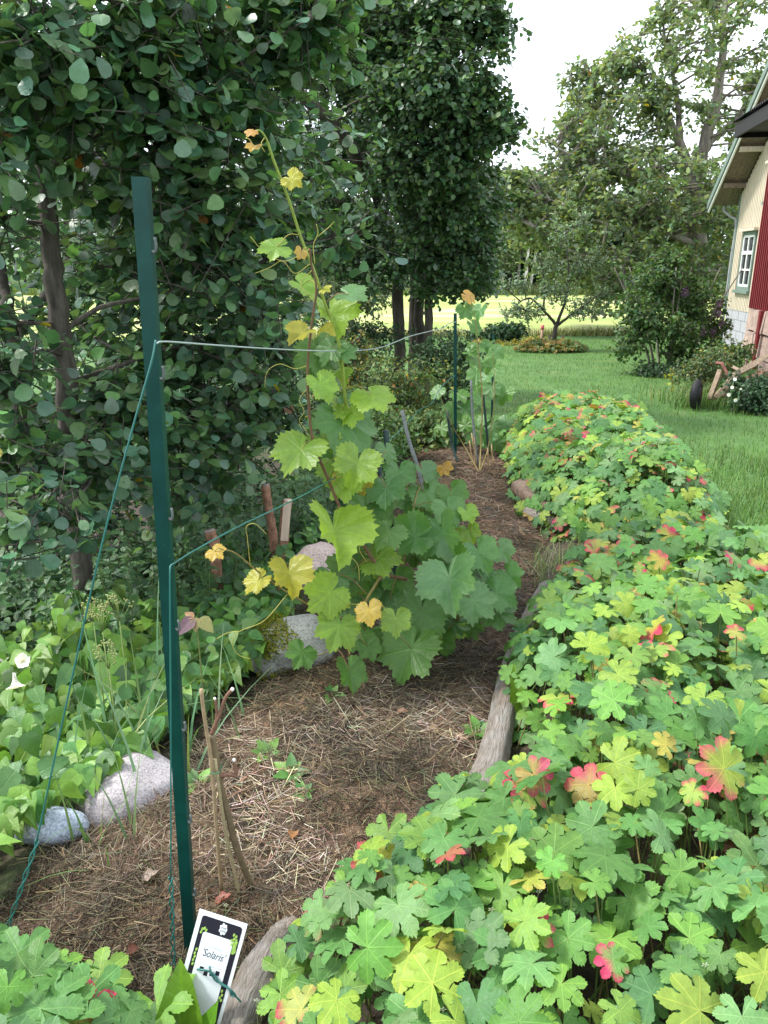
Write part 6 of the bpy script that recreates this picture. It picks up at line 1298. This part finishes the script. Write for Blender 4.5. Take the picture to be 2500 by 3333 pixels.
for k, (px, py, cc, lab) in enumerate(((955, 2690, (.36, .18, .08), 'curled tan fallen leaf on the hay near the small grass tuft'), (700, 2930, (.30, .09, .06), 'reddish dead leaf above the plant label'), (745, 2960, (.22, .06, .05), 'dark red dead leaf touching the label top'), (460, 2855, (.34, .26, .20), 'pale crumpled dead leaf on the hay left of the post'), (410, 3080, (.12, .05, .035), 'dark brown dead leaf in the lower left'), (1390, 2365, (.33, .22, .12), 'tan dead leaf near the right edge of the hay'), (690, 2880, (.33, .18, .10), 'brown curled leaf at the foot of the pruned vine'), (1290, 2300, (.25, .13, .07), 'small brown dead leaf on the hay below the grapevine'))):
    q_ = gz(px, py, .03); q_[2] = float(mulch_z(q_[0], q_[1])) + .008; tp = tpl_pinnate(OVATE, fold=.8, droop=-.3, wave=.2, seed=k); Rm = frames(rng.normal(0, .4, (1, 3)) + (0, -.2, 1), rng.normal(0, 1, (1, 3)) * (1, 1, .1))[0]
    o = leaf_obj(leaf_mesh(tp, cc, mat=M_WEED, name='dead_leaf'), q_, Rm, .045, None, 'dead_leaf'); tag(o, lab, 'leaf')
c = at(640, 2010, 2.3); b3 = np.array((c[0], c[1], ez(c[0], c[1]))); t = thing('purple_leaf_sprig', 'sprig with purple-brown leaves left of the mossy boulder', 'plant', b3); g = Geo(); add_tube(g, catmull([np.zeros(3), (c - b3) * .6, c - b3], 4), [.003, .002], 5, (.15, .18, .06)); g.obj('stem', M_STEM, t)
for dx, ang, cc, s_ in ((-.01, -35, (.13, .07, .09), .075), (.0, 0, (.20, .15, .06), .05), (.012, 40, (.20, .20, .06), .07), (-.008, -120, (.30, .17, .08), .04)):
    f = RTV * math.sin(R(ang)) - UPV * math.cos(R(ang)); leaf_obj(leaf_mesh(O_HI[0], cc, mat=M_WEED), c - b3 + (dx, 0, 0), frames((-FWV + UPV * .5)[None], f[None])[0], s_, t)
# stitchwort: tiny white stars on thread stems above the geraniums
def star(c, r):
    V = [c + np.array((0, 0, 0))]; F = []
    for k in range(5):
        a = k * 2 * math.pi / 5
        for d_, q in ((-.28, .75), (0, 1), (.28, .75)): V.append(c + r * q * (math.cos(a + d_) * RTV + math.sin(a + d_) * (UPV * .8 - FWV * .4)))
        F += [(0, 1 + 3 * k, 2 + 3 * k), (0, 2 + 3 * k, 3 + 3 * k)]
    return np.array(V), np.array(F)
for px, py, z in ((1675, 2765, .40), (1785, 2785, .42), (1825, 2835, .42), (1755, 2900, .38), (1730, 2730, .4), (1335, 3260, .36), (1440, 3285, .36), (2295, 3140, .4), (1690, 3325, .38), (735, 2945, .12), (835, 3255, .2), (1800, 2840, .40), (1600, 2960, .40), (40, 3240, .25)):
    c = gz(px, py, z); b3 = np.array((c[0] + rng.normal(0, .02), c[1] + .03, ez(c[0], c[1]))); t = thing('stitchwort', 'tiny white star flower on a thread-thin stem', 'flower', b3, 'stitchwort flowers over the geraniums')
    V, F = star(c - b3, .0075); link('flower', mesh_np('flower', V, F, np.tile((.85, .87, .88), (len(V), 1))), M_PETAL, t); g = Geo(); add_tube(g, catmull([np.zeros(3), (c - b3) * .5 + rng.normal(0, .01, 3), c - b3], 4), .0007, 3, (.2, .28, .1)); g.obj('stem', M_STEM, t)
# white trumpet flowers beside the dark bush at right
for px, py, wh in ((2388, 1238, 'topmost'), (2381, 1262, 'second highest'), (2408, 1264, 'rightmost'), (2372, 1284, 'leftmost'), (2392, 1300, 'lowest')):
    c = at(px, py, 10.6); b3 = np.array((c[0], c[1], ez(c[0], c[1]))); t = thing('white_flower', wh + ' white trumpet flower left of the dark bush at right edge', 'flower', b3, 'white flowers beside the handcart'); V, F = funnel(c - b3, rng.normal(0, .35, 3) + (-.3, -1, .2), rng.uniform(.016, .027), .04); link('flower', mesh_np('flower', V, F, np.tile((.8, .82, .82), (len(V), 1))), M_PETAL, t)
    g = Geo(); add_tube(g, [np.zeros(3), c - b3], .004, 4, (.1, .18, .05)); g.obj('stem', M_STEM, t)
yb = at(2190, 1235, 13); b3 = np.array((yb[0], yb[1], ez(yb[0], yb[1]))); nbb = 26; P = yb + rng.normal(0, 1, (nbb, 3)) * (.08, .05, .13); t = thing('yellow_shrub', 'small yellow-leaved sprig on the lawn before the lilac', 'plant', b3)
scatter('foliage', O_HI, P - b3, frames(rdirs(nbb) + (0, -.6, .5), rdirs(nbb)), .09, pick([(.42, .42, .05), (.34, .36, .05)], nbb), M_WEED, t); g = Geo(); add_tube(g, [np.zeros(3), yb - b3], .008, 5, (.2, .2, .06)); g.obj('stem', M_STEM, t)
